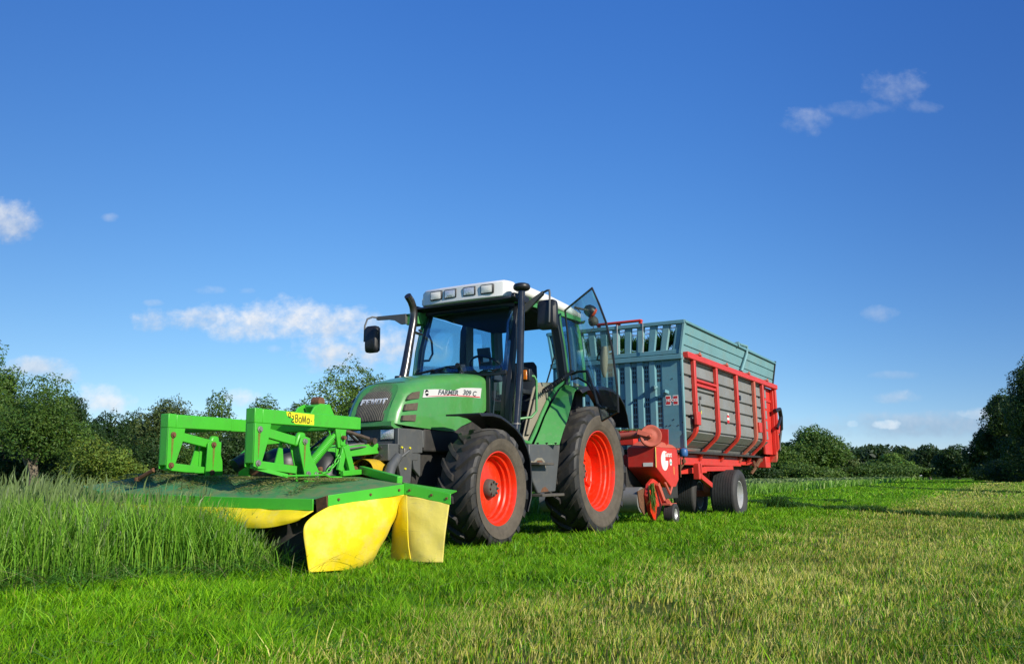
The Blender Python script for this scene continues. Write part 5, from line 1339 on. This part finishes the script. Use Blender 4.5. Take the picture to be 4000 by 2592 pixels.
def wedge(d1, d2, rho, u0=-.78, u1=.78):
    n = int(rho * (u1 - u0) * (d2 * d2 - d1 * d1) / 2)
    d = np.sqrt(rng.random(n) * (d2 * d2 - d1 * d1) + d1 * d1)
    u = rng.uniform(u0, u1, n)
    return u * d, d

# -- the ground itself
def ground():
    q = MB()
    q.add([(-900, -60, 0), (900, -60, 0), (900, 1400, 0), (-900, 1400, 0)], [(0, 1, 2, 3)])
    m, nt, b = new_mat('meadow_soil')
    t = nd(nt, 'ShaderNodeTexCoord')
    mp = nd(nt, 'ShaderNodeMapping'); mp.inputs['Rotation'].default_value = (0, 0, -T_ROT)
    mp.vector_type = 'POINT'
    lk(nt, t.outputs['Object'], mp.inputs[0])
    sp = nd(nt, 'ShaderNodeSeparateXYZ'); lk(nt, mp.outputs[0], sp.inputs[0])
    # across the mowing strips, measured from the tractor's line
    c0 = T_POS.x * T_L.x + T_POS.y * T_L.y
    yl = mth(nt, 'SUBTRACT', sp.outputs[1], c0)
    n0 = nd(nt, 'ShaderNodeTexNoise', i_Scale=.8, i_Detail=4.0); lk(nt, t.outputs['Object'], n0.inputs[0])
    yl = mth(nt, 'ADD', yl, mth(nt, 'MULTIPLY', mth(nt, 'SUBTRACT', n0.outputs[0], .5), .8))
    p = nd(nt, 'ShaderNodeMapRange'); p.inputs['From Min'].default_value = 2.75; p.inputs['From Max'].default_value = 3.65; lk(nt, yl, p.inputs[0])
    s = mth(nt, 'ADD', .5, mth(nt, 'MULTIPLY', mth(nt, 'SINE', mth(nt, 'MULTIPLY', mth(nt, 'SUBTRACT', yl, 3.6), 2 * math.pi / 3.1)), .5))
    pale = mth(nt, 'MULTIPLY', p.outputs[0], mth(nt, 'ADD', .58, mth(nt, 'MULTIPLY', s, .42)))
    n1 = nd(nt, 'ShaderNodeTexNoise', i_Scale=6.0, i_Detail=8.0, i_Roughness=.7); lk(nt, t.outputs['Object'], n1.inputs[0])
    n2 = nd(nt, 'ShaderNodeTexNoise', i_Scale=.35, i_Detail=5.0); lk(nt, t.outputs['Object'], n2.inputs[0])
    g_ = mixc(nt, ramp(nt, n1.outputs[0], [(.3, 0.), (.7, 1.)]), (.030, .075, .005), (.085, .185, .008))
    s_ = mixc(nt, ramp(nt, n1.outputs[0], [(.3, 0.), (.7, 1.)]), (.055, .062, .014), (.19, .20, .045))
    c = mixc(nt, pale, g_, s_)
    c = mixc(nt, ramp(nt, n2.outputs[0], [(.35, 0.), (.7, .35)]), c, (.05, .12, .012))
    lk(nt, c, b.inputs['Base Color'])
    b.inputs['Roughness'].default_value = .95; b.inputs['Specular IOR Level'].default_value = .1
    bm_ = nd(nt, 'ShaderNodeBump', i_Strength=.6, i_Distance=.05); lk(nt, n1.outputs[0], bm_.inputs['Height']); lk(nt, bm_.outputs[0], b.inputs['Normal'])
    o = q.build('ground', m, None, smooth=0, off=False); o['kind'] = 'structure'
    o['label'] = 'flat mown meadow ground striped by mowing'; o['category'] = 'ground'
ground()

def pick(n, table, wts):
    """random colours from a table with per-row weights (n,k)"""
    c = np.cumsum(wts, 1); c /= c[:, -1:]
    i = (rng.random((n, 1)) > c).sum(1)
    return np.array(table)[np.minimum(i, len(table) - 1)]

# -- short mown grass
parts = []
for d1, d2, rho, hmul, w in ((2.3, 4.6, 10500, 1.0, .0050), (4.6, 8, 5600, 1.0, .0064), (8, 14, 2300, 1.0, .009), (14, 26, 600, 1.05, .015), (26, 55, 110, 1.15, .034), (55, 120, 16, 1.3, .075)):
    x, y = wedge(d1, d2, rho)
    k = ~is_tall(x, y)
    tx, ty = to_t(x, y)
    hid = (tx > 3.6) & (tx < 5.2) & (ty > -1.6) & (ty < 1.0) & (rng.random(len(x)) < .75)
    patch = vnoise(x, y, .35, 8)
    pat2 = vnoise(x, y, .13, 9)
    k &= ~hid & (rng.random(len(x)) < np.clip(1.75 * (.55 * patch + .45 * pat2) - .22 + .25 * (d1 > 8), .10, 1))
    x, y = x[k], y[k]; n = len(x)
    pl = paleness(x, y)
    cl = vnoise(x, y, .22, 1); cl2 = vnoise(x, y, .9, 2)
    h = (.016 + .072 * cl ** 1.4 + .030 * cl2 + rng.exponential(.010, n)) * hmul * (1 - .22 * pl)
    long_ = rng.random(n) < .012; h = np.where(long_, h * 2.0, h)
    table = [(.110, .310, .003), (.180, .440, .005), (.280, .520, .012), (.055, .17, .005), (.52, .52, .075), (.66, .60, .19), (.24, .17, .06)]
    g_ = np.stack([.30 - .1 * pl, .42 * (1 - .75 * pl), .24 * (1 - .6 * pl), .16 + .06 * (1 - cl), .03 + .40 * pl, .002 + .48 * pl * (.4 + cl2), .012 + .10 * pl], 1)
    col = pick(n, table, g_) * rng.uniform(.72, 1.2, (n, 1)) * (.66 + .36 * cl2[:, None] + .28 * cl[:, None])
    ln = rng.normal(0, 1, (n, 2)) * (h * (.46 - .20 * pl))[:, None] + np.array([.10, .02]) * h[:, None]
    ww = w * rng.uniform(.7, 1.3, n)
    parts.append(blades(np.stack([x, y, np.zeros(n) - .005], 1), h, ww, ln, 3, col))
# loose clippings lying on the stubble
x, y = wedge(2.4, 14, 45); k = ~is_tall(x, y); x, y = x[k], y[k]; n = len(x)
a = rng.uniform(0, 2 * np.pi, n); ln_ = rng.uniform(.05, .22, n)
parts.append(blades(np.stack([x, y, rng.uniform(.03, .065, n)], 1), rng.uniform(.0, .03, n), rng.uniform(.004, .009, n), np.stack([np.cos(a), np.sin(a)], 1) * ln_[:, None], 4, pick(n, [(.12, .30, .02), (.30, .36, .10), (.08, .20, .015)], np.tile([.5, .25, .25], (n, 1))), curve=1.0))
o = np_mesh('mown_grass', *merge(parts), M['grass'])
o['kind'] = 'stuff'; o['label'] = 'short bright green and straw coloured mown grass'; o['category'] = 'grass'

# -- tall uncut grass
parts = []
for d1, d2, rho, w, u0, u1, lv in ((3.6, 7.0, 1500, .0052, -.78, .10, 5), (7.0, 11, 800, .0075, -.78, .30, 5), (11, 20, 260, .013, -.78, .55, 4), (20, 42, 60, .03, -.78, .78, 3), (42, 75, 16, .07, -.78, .78, 3), (75, 160, 2.2, .2, -.2, .6, 3)):
    x, y = wedge(d1, d2, rho, u0, u1)
    k = is_tall(x, y); x, y = x[k], y[k]; n = len(x)
    cl = vnoise(x, y, .8, 4); c2 = vnoise(x, y, 3.0, 6)
    tx, ty = to_t(x, y)
    edge_ = np.clip((.62 - .50 * (np.maximum(tx, 5.3) - 5.3) - ty) / .5, .25, 1) * np.where(tx > 5.3, 1, 1)
    edge_ = np.where(tx > 5.3, edge_, 1.0)
    h = rng.uniform(.32, .78, n) * (.75 + .35 * cl + .15 * c2) * (.55 + .45 * edge_)
    stem = rng.random(n) < .40
    h = np.where(stem, np.maximum(h, .62 * edge_ + .12 * cl), h * .85)
    h = np.minimum(h, .80)
    # grass bends down where the mower has reached it
    near_m = (tx > 5.2) & (tx < 6.3) & (ty > -1.6) & (ty < .9)
    h = np.where(near_m, np.minimum(h, .24 + .56 * np.clip((.70 - ty) / .75, 0, 1) + .12 * cl), h)
    h = np.where((tx > 6.3) & (ty > -1.5), h * np.clip(.55 + .9 * vnoise(x, y, .45, 17), .5, 1.15), h)
    far_ = (tx < 3) 
    h = np.where(far_, h * .80, h)
    table = [(.085, .230, .014), (.135, .315, .020), (.195, .395, .030), (.27, .45, .06), (.40, .47, .18)]
    wt = np.stack([.34 + 0 * x, .34 + 0 * x, .20 + .2 * c2, .07 + 0 * x, .02 + .04 * stem], 1)
    col = pick(n, table, wt) * rng.uniform(.8, 1.2, (n, 1))
    tip = np.where(stem[:, None], np.array([.27, .41, .09]), col * 1.15)
    ln = rng.normal(0, .16, (n, 2)) * h[:, None] + np.array([.10, -.06]) * h[:, None]
    ln = np.where(stem[:, None], ln, ln * 2.4)
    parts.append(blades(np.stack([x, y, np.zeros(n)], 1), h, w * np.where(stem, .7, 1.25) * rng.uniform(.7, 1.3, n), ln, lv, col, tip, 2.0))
    # seed heads
    s_ = np.where(stem & (rng.random(n) < .55))[0]
    P = np.stack([x[s_] + ln[s_, 0] * .80, y[s_] + ln[s_, 1] * .80, h[s_] * .84], 1)
    parts.append(blades(P, h[s_] * .14 + .02, w * 1.9 * rng.uniform(.7, 1.3, len(s_)), ln[s_] * .25, 3, np.tile(np.array([[.18, .25, .09]]), (len(s_), 1)) * rng.uniform(.7, 1.3, (len(s_), 1))))
# dense leafy wall of grass right in front of the mower
n = 11500
tx = 5.42 + rng.exponential(.42, n); ty = rng.uniform(-2.3, .60, n); k = ty < .72 - .50 * np.maximum(0, tx - 5.3); tx, ty = tx[k], ty[k]; n = len(tx)
x = T_POS.x + T_F.x * tx + T_L.x * ty; y = T_POS.y + T_F.y * tx + T_L.y * ty
h = (.30 + .34 * np.clip((.64 - ty) / .36, 0, 1)) * rng.uniform(.72, 1.06, n) * (.86 + .25 * vnoise(x, y, .3, 19))
col = pick(n, [(.085, .230, .014), (.135, .315, .020), (.200, .400, .030), (.29, .47, .06)], np.tile([.34, .34, .22, .10], (n, 1)))
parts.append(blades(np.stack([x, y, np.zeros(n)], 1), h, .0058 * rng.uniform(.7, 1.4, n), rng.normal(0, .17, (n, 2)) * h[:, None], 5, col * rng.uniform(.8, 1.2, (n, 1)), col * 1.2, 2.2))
# straggling flattened blades along the cut edge
n = 4200
tx = rng.uniform(4.9, 9.5, n); ty = .62 - .50 * np.maximum(tx - 5.3, 0) + rng.normal(.03, .24, n)
x = T_POS.x + T_F.x * tx + T_L.x * ty; y = T_POS.y + T_F.y * tx + T_L.y * ty
a = rng.uniform(0, 2 * np.pi, n); l_ = rng.uniform(.15, .5, n)
parts.append(blades(np.stack([x, y, rng.uniform(.0, .05, n)], 1), rng.uniform(.03, .20, n), rng.uniform(.005, .009, n), np.stack([np.cos(a), np.sin(a)], 1) * l_[:, None], 4, pick(n, [(.06, .19, .02), (.10, .26, .03), (.22, .24, .09)], np.tile([.5, .35, .15], (n, 1))), curve=1.3))
o = np_mesh('tall_grass', *merge(parts), M['tall'])
o['kind'] = 'stuff'; o['label'] = 'tall dark green uncut meadow grass with seed heads'; o['category'] = 'grass'

# -- strips of darker, taller grass across the field on the right
def gpt(px, py):
    d = look(px, py); t = -CAM_H / d.z
    return (d.x * t, d.y * t)
def dark_strip(pix, n, w, hh):
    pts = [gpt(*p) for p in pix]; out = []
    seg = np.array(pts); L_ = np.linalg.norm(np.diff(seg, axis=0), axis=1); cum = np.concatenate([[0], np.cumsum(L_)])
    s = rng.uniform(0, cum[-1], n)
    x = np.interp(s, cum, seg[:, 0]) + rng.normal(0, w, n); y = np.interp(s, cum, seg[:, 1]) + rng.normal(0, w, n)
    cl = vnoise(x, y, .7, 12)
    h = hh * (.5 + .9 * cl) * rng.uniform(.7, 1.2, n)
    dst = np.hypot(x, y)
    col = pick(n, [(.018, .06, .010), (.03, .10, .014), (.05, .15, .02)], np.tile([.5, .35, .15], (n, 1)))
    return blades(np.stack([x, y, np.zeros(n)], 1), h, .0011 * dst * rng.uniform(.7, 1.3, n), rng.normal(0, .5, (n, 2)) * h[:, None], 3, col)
o = np_mesh('dark_strips', *merge([dark_strip([(2935, 1968), (3150, 1984), (3450, 2004), (3700, 2021), (4100, 2040)], 5200, .075, .12),
                                     dark_strip([(3010, 1948), (3130, 1957), (3300, 1966)], 1300, .09, .10),
                                     dark_strip([(3230, 1886), (3400, 1902), (3600, 1912), (3800, 1920), (4100, 1931)], 3800, .16, .12),
                                     dark_strip([(3235, 1880), (3300, 1893)], 700, .5, .32), dark_strip([(3640, 1866), (3680, 1868)], 350, .8, .5), dark_strip([(3030, 1985), (3060, 1988)], 260, .15, .26), dark_strip([(3750, 2020), (3790, 2026)], 300, .15, .2)]), M['grass'])
o['kind'] = 'stuff'; o['label'] = 'thin strips of taller dark green grass crossing the mown field'; o['category'] = 'grass'

# -- grass load inside the wagon
n = 5200
x = rng.uniform(-9.0, -3.12, n); y = rng.uniform(-1.05, 1.05, n); x[:3000] = -3.12 - rng.exponential(.12, 3000)
mx_ = 2.72 + .22 * vnoise(x * 1.0, y * 1.0, .5, 20)
P = np.stack([x, y, mx_ - .05], 1)
a = rng.uniform(0, 2 * np.pi, n)
parts = [blades(P, rng.uniform(.05, .30, n), rng.uniform(.008, .018, n), np.stack([np.cos(a), np.sin(a)], 1) * .12, 4, pick(n, [(.05, .16, .012), (.09, .24, .02), (.16, .34, .03)], np.tile([.4, .4, .2], (n, 1))), curve=1.4)]
xx = np.linspace(-9.1, -3.10, 14); yy_ = np.linspace(-1.08, 1.08, 8); X, Y = np.meshgrid(xx, yy_, indexing='ij')
Z = 2.66 + .22 * vnoise(X, Y, .5, 20); Z[-1, :] = 2.4
Q = np.array([[i * 8 + j, i * 8 + j + 1, (i + 1) * 8 + j + 1, (i + 1) * 8 + j] for i in range(13) for j in range(7)])
parts.append((np.stack([X, Y, Z], -1).reshape(-1, 3), Q, np.zeros((0, 3), int), np.tile(np.array([[.035, .09, .012]]), (14 * 8, 1))))
# a little on the front housing and hanging on the pickup
n = 900
P = np.stack([rng.uniform(-2.65, -2.48, n), rng.uniform(-.6, .75, n), rng.uniform(1.41, 1.43, n)], 1); a = rng.uniform(0, 6.28, n)
parts.append(blades(P, rng.uniform(.01, .05, n), rng.uniform(.005, .012, n), np.stack([np.cos(a), np.sin(a)], 1) * .07, 3, pick(n, [(.10, .20, .03), (.22, .24, .08)], np.tile([.6, .4], (n, 1)))))
n = 420
P = np.stack([rng.normal(-2.10, .035, n), rng.uniform(.90, .945, n), rng.uniform(.35, .62, n)], 1)
parts.append(blades(P, -rng.uniform(.10, .30, n), rng.uniform(.006, .012, n), rng.normal(0, .035, (n, 2)), 3, pick(n, [(.07, .15, .02), (.16, .18, .05), (.10, .24, .03)], np.tile([.4, .3, .3], (n, 1)))))
co, q_, t_, c_ = merge(parts)
wx = T_POS.x + T_F.x * co[:, 0] + T_L.x * co[:, 1]; wy = T_POS.y + T_F.y * co[:, 0] + T_L.y * co[:, 1]
o = np_mesh('cut_grass', np.stack([wx, wy, co[:, 2]], 1), q_, t_, c_, M['grass'])
o['kind'] = 'stuff'; o['label'] = 'freshly cut grass loaded in the teal wagon'; o['category'] = 'grass load'

# -- chopped grass lying on the mower deck
n = 30000
tx = rng.uniform(4.25, 5.26, n); ty = rng.uniform(-1.55, .80, n)
kk = rng.random(n) < np.clip(vnoise(tx * 3, ty * 3, .6, 31) * 1.5 - .15, .10, 1) * np.clip(1.15 - np.maximum(0, tx - 4.95) * 3, .12, 1); tx, ty = tx[kk], ty[kk]; n = len(tx)
zz = np.where(tx > 4.95, .665 - .03 * ty, .735 - .028 * ty) - .012 * np.maximum(0, tx - 4.6)
zz = .726 - .030 * ty - np.maximum(0, tx - 4.98) * .37 - np.maximum(0, .2 - np.abs(ty - .8)) * .05
a = rng.uniform(0, 6.28, n)
P = np.stack([T_POS.x + T_F.x * tx + T_L.x * ty, T_POS.y + T_F.y * tx + T_L.y * ty, zz - .004], 1)
o = np_mesh('grass_clippings', *blades(P, rng.uniform(.004, .02, n), rng.uniform(.004, .009, n), np.stack([np.cos(a), np.sin(a)], 1) * rng.uniform(.02, .07, (n, 1)), 3, pick(n, [(.34, .33, .11), (.20, .24, .05), (.50, .46, .22)], np.tile([.45, .35, .2], (n, 1))), curve=1.0), M['grass'])
o['kind'] = 'stuff'; o['label'] = 'chopped straw coloured grass lying on the green mower deck'; o['category'] = 'clippings'

# -- trees
def tree(label, px, dist, top, half, base=None, name='tree', pal=0, n=5000, seed=1, trunk=True, low=.12, lean=0.0, dense=.8, group='trees along the field edge', lobes=15, cat='tree', bare=0):
    """px, top: photo pixel of the crown's middle and of its top; half: half width in pixels; dist: metres away"""
    r = np.random.default_rng(seed)
    n = int(n * (2.9 if dist < 90 else 2.0)); d = look(px, top); u = d.x / d.y; x0, y0 = u * dist, dist
    H = max(1.0, CAM_H + .935 * dist * d.z / d.y)
    rx = half / F_PX * dist * 1.02
    zc0, zc1 = H * low, H
    rz = (zc1 - zc0) / 2; zc = (zc0 + zc1) / 2
    rt = bpy.data.objects.new(name, None); COL.objects.link(rt); rt.location = (x0, y0, 0); rt.empty_display_size = .5
    rt['label'] = label; rt['category'] = cat; rt['group'] = group
    # lobes spread over an egg-shaped crown
    C = []; RR = []
    for i in range(lobes):
        for _ in range(30):
            v = r.normal(0, 1, 3); v /= np.linalg.norm(v); v *= r.random() ** .4
            if v[2] > -.95: break
        wz = 1 - .25 * max(0, v[2]) if name == 'tree' else 1
        lr = r.uniform(.30, .48)
        C.append([v[0] * rx * .68 * wz + lean * v[2], v[1] * rx * .68 * wz, zc + v[2] * rz * .66]); RR.append(lr)
    C.append([lean, 0, zc1 - rz * .38]); RR.append(.40)
    C = np.array(C); RR = np.array(RR)
    k = r.integers(0, len(C), n)
    v = r.normal(0, 1, (n, 3)); v /= np.linalg.norm(v, axis=1)[:, None]
    rad = np.where(r.random(n) < dense, r.uniform(.80, 1.08, n), r.uniform(.1, .85, n))
    rad *= 1 + .22 * np.sin(v[:, 0] * 7 + k) * np.sin(v[:, 2] * 6 + k * 2)
    sc = RR[k]
    P = C[k] + v * np.stack([sc * rx, sc * rx, sc * np.minimum(rz, rx * 1.25)], 1) * rad[:, None]
    lo_, hi_ = np.percentile(P[:, 2], (1.0, 99.6)); P[:, 2] = zc0 + (P[:, 2] - lo_) / (hi_ - lo_) * (zc1 - zc0)
    lo_, hi_ = np.percentile(P[:, 0], (1.5, 98.5)); sc_ = 2 * rx / (hi_ - lo_); mid_ = (lo_ + hi_) / 2
    P[:, 0] = (P[:, 0] - mid_) * sc_; P[:, 1] *= sc_
    C[:, 0] = (C[:, 0] - mid_) * sc_; C[:, 1] *= sc_
    P[:, 2] = np.maximum(P[:, 2], .12)
    # leaf sprays: small irregular quads facing roughly outwards
    nr = v + r.normal(0, .75, (n, 3)) + np.array([0, 0, .25]); nr /= np.linalg.norm(nr, axis=1)[:, None]
    a = np.cross(nr, r.normal(0, 1, (n, 3))); a /= np.linalg.norm(a, axis=1)[:, None]; b = np.cross(nr, a)
    s = dist * (.00165 if dist < 90 else .0015) * r.uniform(.55, 1.5, n) * (1 + .3 * (n < 2500))
    co = np.stack([P - a * (s * .75)[:, None], P - b * (s * .42 * r.uniform(.5, 1.3, n))[:, None] + a * (s * .1)[:, None], P + a * (s * .9)[:, None] + nr * (s * .25)[:, None], P + b * (s * .42 * r.uniform(.5, 1.3, n))[:, None]], 1).reshape(-1, 3)
    base_c = np.array([(.066, .130, .018), (.092, .165, .022), (.120, .180, .022), (.026, .060, .012), (.090, .130, .036)][pal])  # darkest palette: backlit shade of the right-hand trees put into leaf colour
    lob = (.8 + .4 * r.random(len(C)))[k]
    hue = r.normal(0, .12, (n, 1))
    col = base_c * (lob * r.uniform(.82, 1.18, n))[:, None] * (1 + hue * np.array([[1.5, .4, -.5]]))
    fl = r.random(n) < .04; col[fl] *= 1.35
    col = np.repeat(col, 4, axis=0)
    Q = (np.arange(n) * 4)[:, None] + np.array([[0, 1, 2, 3]])
    np_mesh('crown', co, Q, np.zeros((0, 3), int), col, M['leaf'], rt)
    if trunk:
        global OFF
        q = MB(); th = H * (.030 if bare else .022) + .05
        pts = [(0, 0, -.05), (lean * .1 + .05 * th, 0, H * .12), (lean * .2 - .4 * th, .1 * th, H * .28), (lean * .4, -.2 * th, H * .5), (lean * .6, 0, H * .72)]
        q.tube(pts, [th * 1.5, th * 1.05, th * .9, th * .6, th * .2], 8)
        for i in range(min(9, len(C))):
            a0 = V(pts[1 + (i % 3)]); c = V(C[i]); m_ = a0.lerp(c, .5) + V((0, 0, .08 * H * (.3 - r.random())))
            q.tube([tuple(a0), tuple(m_), tuple(a0.lerp(c, .95))], [th * .5, th * .3, th * .1], 6)
        for i in range(bare):
            an = r.uniform(-1.1, 1.1); b0 = V((0, 0, H * (.20 + .06 * i)))
            e = b0 + V((math.sin(an) * rx * .55, -rx * .55, H * (.16 + .05 * r.random())))
            q.tube([tuple(b0), tuple(b0.lerp(e, .5) + V((0, 0, H * .02))), tuple(e)], [th * .42, th * .28, th * .1], 6)
            q.tube([tuple(b0.lerp(e, .55)), tuple(e + V((rx * .2 * (r.random() - .5), -.2, H * .08)))], [th * .2, th * .06], 5)
        q.build('trunk', M['bark'], rt, smooth=60, off=False)
    return rt

# left hand side, from the picture edge towards the tractor
tree('tall tree at the left edge of the photo, highest tip on the left side', -50, 52, 1300, 95, pal=0, n=7000, seed=3)
tree('loose leafy treetop just right of the tallest tree at the left edge', 55, 57, 1415, 75, pal=0, n=5500, seed=4, dense=.7)
tree('broad dark tree on the left with a pale forked trunk showing at the field edge', 165, 47, 1452, 150, pal=0, n=11000, seed=5, low=.36, bare=3)
tree('dark round tree standing right behind the forked trunk tree', 305, 56, 1530, 85, pal=3, n=6000, seed=6)
tree('low dark tree filling the gap left of the mower', 425, 66, 1600, 85, pal=3, n=6000, seed=7, low=.05)
tree('low dark tree crown behind the yellowish bush', 520, 70, 1595, 75, pal=3, n=5000, seed=8, low=.05)
tree('airy tree rising above the farther mower arm', 650, 51, 1545, 112, pal=4, n=8500, seed=9, low=.10, dense=.72, bare=2)
tree('upright leafy tree above the middle of the mower frame', 860, 53, 1518, 92, pal=0, n=7500, seed=10, low=.08)
tree('thin branched tree between the mower frame and the tractor, with bare twigs', 945, 52, 1640, 70, pal=4, n=3200, seed=31, low=.2, bare=3)
tree('mid height tree above the yellow sticker of the mower', 1035, 61, 1540, 85, pal=0, n=6000, seed=11, low=.08, dense=.75)
tree('smaller tree just left of the tractor nose', 1170, 63, 1558, 75, pal=0, n=5000, seed=12, low=.08)
tree('big round tree rising over the tractor bonnet', 1385, 56, 1412, 168, pal=1, n=17000, seed=13, low=.04, dense=.82, lobes=20)
tree('tree mostly hidden behind the tractor bonnet', 1600, 62, 1530, 110, pal=0, n=4000, seed=14, low=.1)
# bushes at their feet
for i, (lab, px, top, half, dist, pal) in enumerate([
        ('dark bush under the tallest tree at the left edge', -10, 1700, 110, 50, 3), ('dark bush behind the pale forked trunk', 170, 1715, 110, 50, 3),
        ('yellowish green bush at the field edge left of the mower', 385, 1700, 110, 45, 2), ('low light green bush beside the mower deck', 490, 1745, 70, 44.5, 2),
        ('dark shrub behind the farther mower arm', 610, 1690, 100, 48, 3), ('shrub below the airy tree, seen through the mower frame', 760, 1660, 100, 49, 0),
        ('shrub seen through the gap between the two mower arms', 900, 1670, 90, 49, 3), ('shrub behind the near mower arm', 1050, 1650, 110, 52, 0), ('shrub low behind the tractor nose', 1230, 1640, 120, 53, 0), ('shrub hidden low behind the tractor bonnet', 1420, 1650, 120, 54, 0)]):
    tree(lab, px, dist, top, half, name='bush', pal=pal, n=3800, seed=40 + i, trunk=False, low=0.0, group='bushes along the field edge', lobes=14, cat='bush')
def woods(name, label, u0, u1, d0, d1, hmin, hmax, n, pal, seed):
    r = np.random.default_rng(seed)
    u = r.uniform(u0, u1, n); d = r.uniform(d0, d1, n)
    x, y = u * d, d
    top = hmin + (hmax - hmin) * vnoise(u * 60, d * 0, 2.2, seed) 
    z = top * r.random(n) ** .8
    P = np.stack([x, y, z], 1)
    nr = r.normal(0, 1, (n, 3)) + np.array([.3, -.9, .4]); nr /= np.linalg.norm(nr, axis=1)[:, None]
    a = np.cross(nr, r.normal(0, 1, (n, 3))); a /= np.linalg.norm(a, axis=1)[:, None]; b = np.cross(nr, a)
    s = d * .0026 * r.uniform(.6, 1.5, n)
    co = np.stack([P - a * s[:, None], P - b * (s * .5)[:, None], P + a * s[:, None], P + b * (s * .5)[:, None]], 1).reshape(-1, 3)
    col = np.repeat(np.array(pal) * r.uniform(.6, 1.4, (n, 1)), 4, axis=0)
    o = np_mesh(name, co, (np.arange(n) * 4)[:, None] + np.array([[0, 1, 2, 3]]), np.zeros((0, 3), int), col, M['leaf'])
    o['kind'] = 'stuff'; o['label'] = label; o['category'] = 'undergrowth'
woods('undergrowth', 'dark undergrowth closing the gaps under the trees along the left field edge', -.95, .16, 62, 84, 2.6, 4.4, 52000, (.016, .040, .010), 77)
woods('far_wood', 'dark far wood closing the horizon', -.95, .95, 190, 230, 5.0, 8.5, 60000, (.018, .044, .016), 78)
# right hand side
tree('large round tree right behind the loader wagon', 3165, 122, 1660, 105, pal=0, n=15000, seed=15, low=.06, group='trees on the right')
tree('leafy tree touching the rear of the loader wagon', 3055, 112, 1735, 62, pal=1, n=9000, seed=16, low=.02, group='trees on the right')
tree('pale rounded tree right of the large round tree', 3290, 128, 1752, 50, pal=4, n=7000, seed=17, low=.02, group='trees on the right')
tree('far tree peeping over the gap right of the large round tree', 3350, 205, 1752, 60, pal=3, n=6500, seed=18, low=.02, group='trees on the right')
tree('lighter willow-like tree in the middle of the far tree line', 3475, 132, 1768, 68, pal=1, n=8500, seed=19, low=.02, group='trees on the right')
tree('far dark tree right behind the willow-like tree', 3425, 200, 1733, 62, pal=3, n=6500, seed=20, low=.02, group='trees on the right')
tree('far dark tree with a flat top right of the willow-like tree', 3525, 190, 1742, 55, pal=3, n=6500, seed=21, low=.02, group='trees on the right')
tree('rounded dark tree with a visible trunk left of the last far tree', 3622, 150, 1733, 55, pal=3, n=8000, seed=22, low=.14, group='trees on the right')
tree('last dark tree of the far row beside the big dark trees on the right', 3735, 140, 1735, 68, pal=3, n=9000, seed=23, low=.12, group='trees on the right')
tree('small outer tree of the dark group at the right edge', 3850, 96, 1670, 66, pal=3, n=11000, seed=24, low=.02, group='trees on the right')
tree('middle tree of the dark group at the right edge', 3930, 84, 1525, 84, pal=3, n=15000, seed=25, low=.02, lobes=20, group='trees on the right')
tree('tallest dark tree cut by the right edge of the photo', 4055, 74, 1365, 125, pal=3, n=24000, seed=26, low=.02, lobes=24, group='trees on the right')
tree('dark low bush at the foot of the trees on the right edge', 3960, 80, 1770, 110, name='bush', pal=3, n=3500, seed=27, trunk=False, low=0, group='bushes along the field edge', cat='bush')
tree('hedge-like bush right under the large round tree behind the wagon', 3120, 108, 1808, 130, name='bush', pal=1, n=8000, seed=28, trunk=False, low=0, group='bushes along the field edge', cat='bush')
tree('bush seen under the rear end of the loader wagon', 2930, 104, 1800, 90, name='bush', pal=3, n=4500, seed=60, trunk=False, low=0, group='bushes along the field edge', cat='bush')
tree('low bush under the middle of the far tree line', 3400, 128, 1805, 150, name='bush', pal=0, n=8000, seed=29, trunk=False, low=0, group='bushes along the field edge', cat='bush')
tree('tree seen between the tractor cab and the wagon, low on the skyline', 2050, 140, 1700, 200, pal=0, n=3000, seed=30, low=.02, group='trees along the field edge')
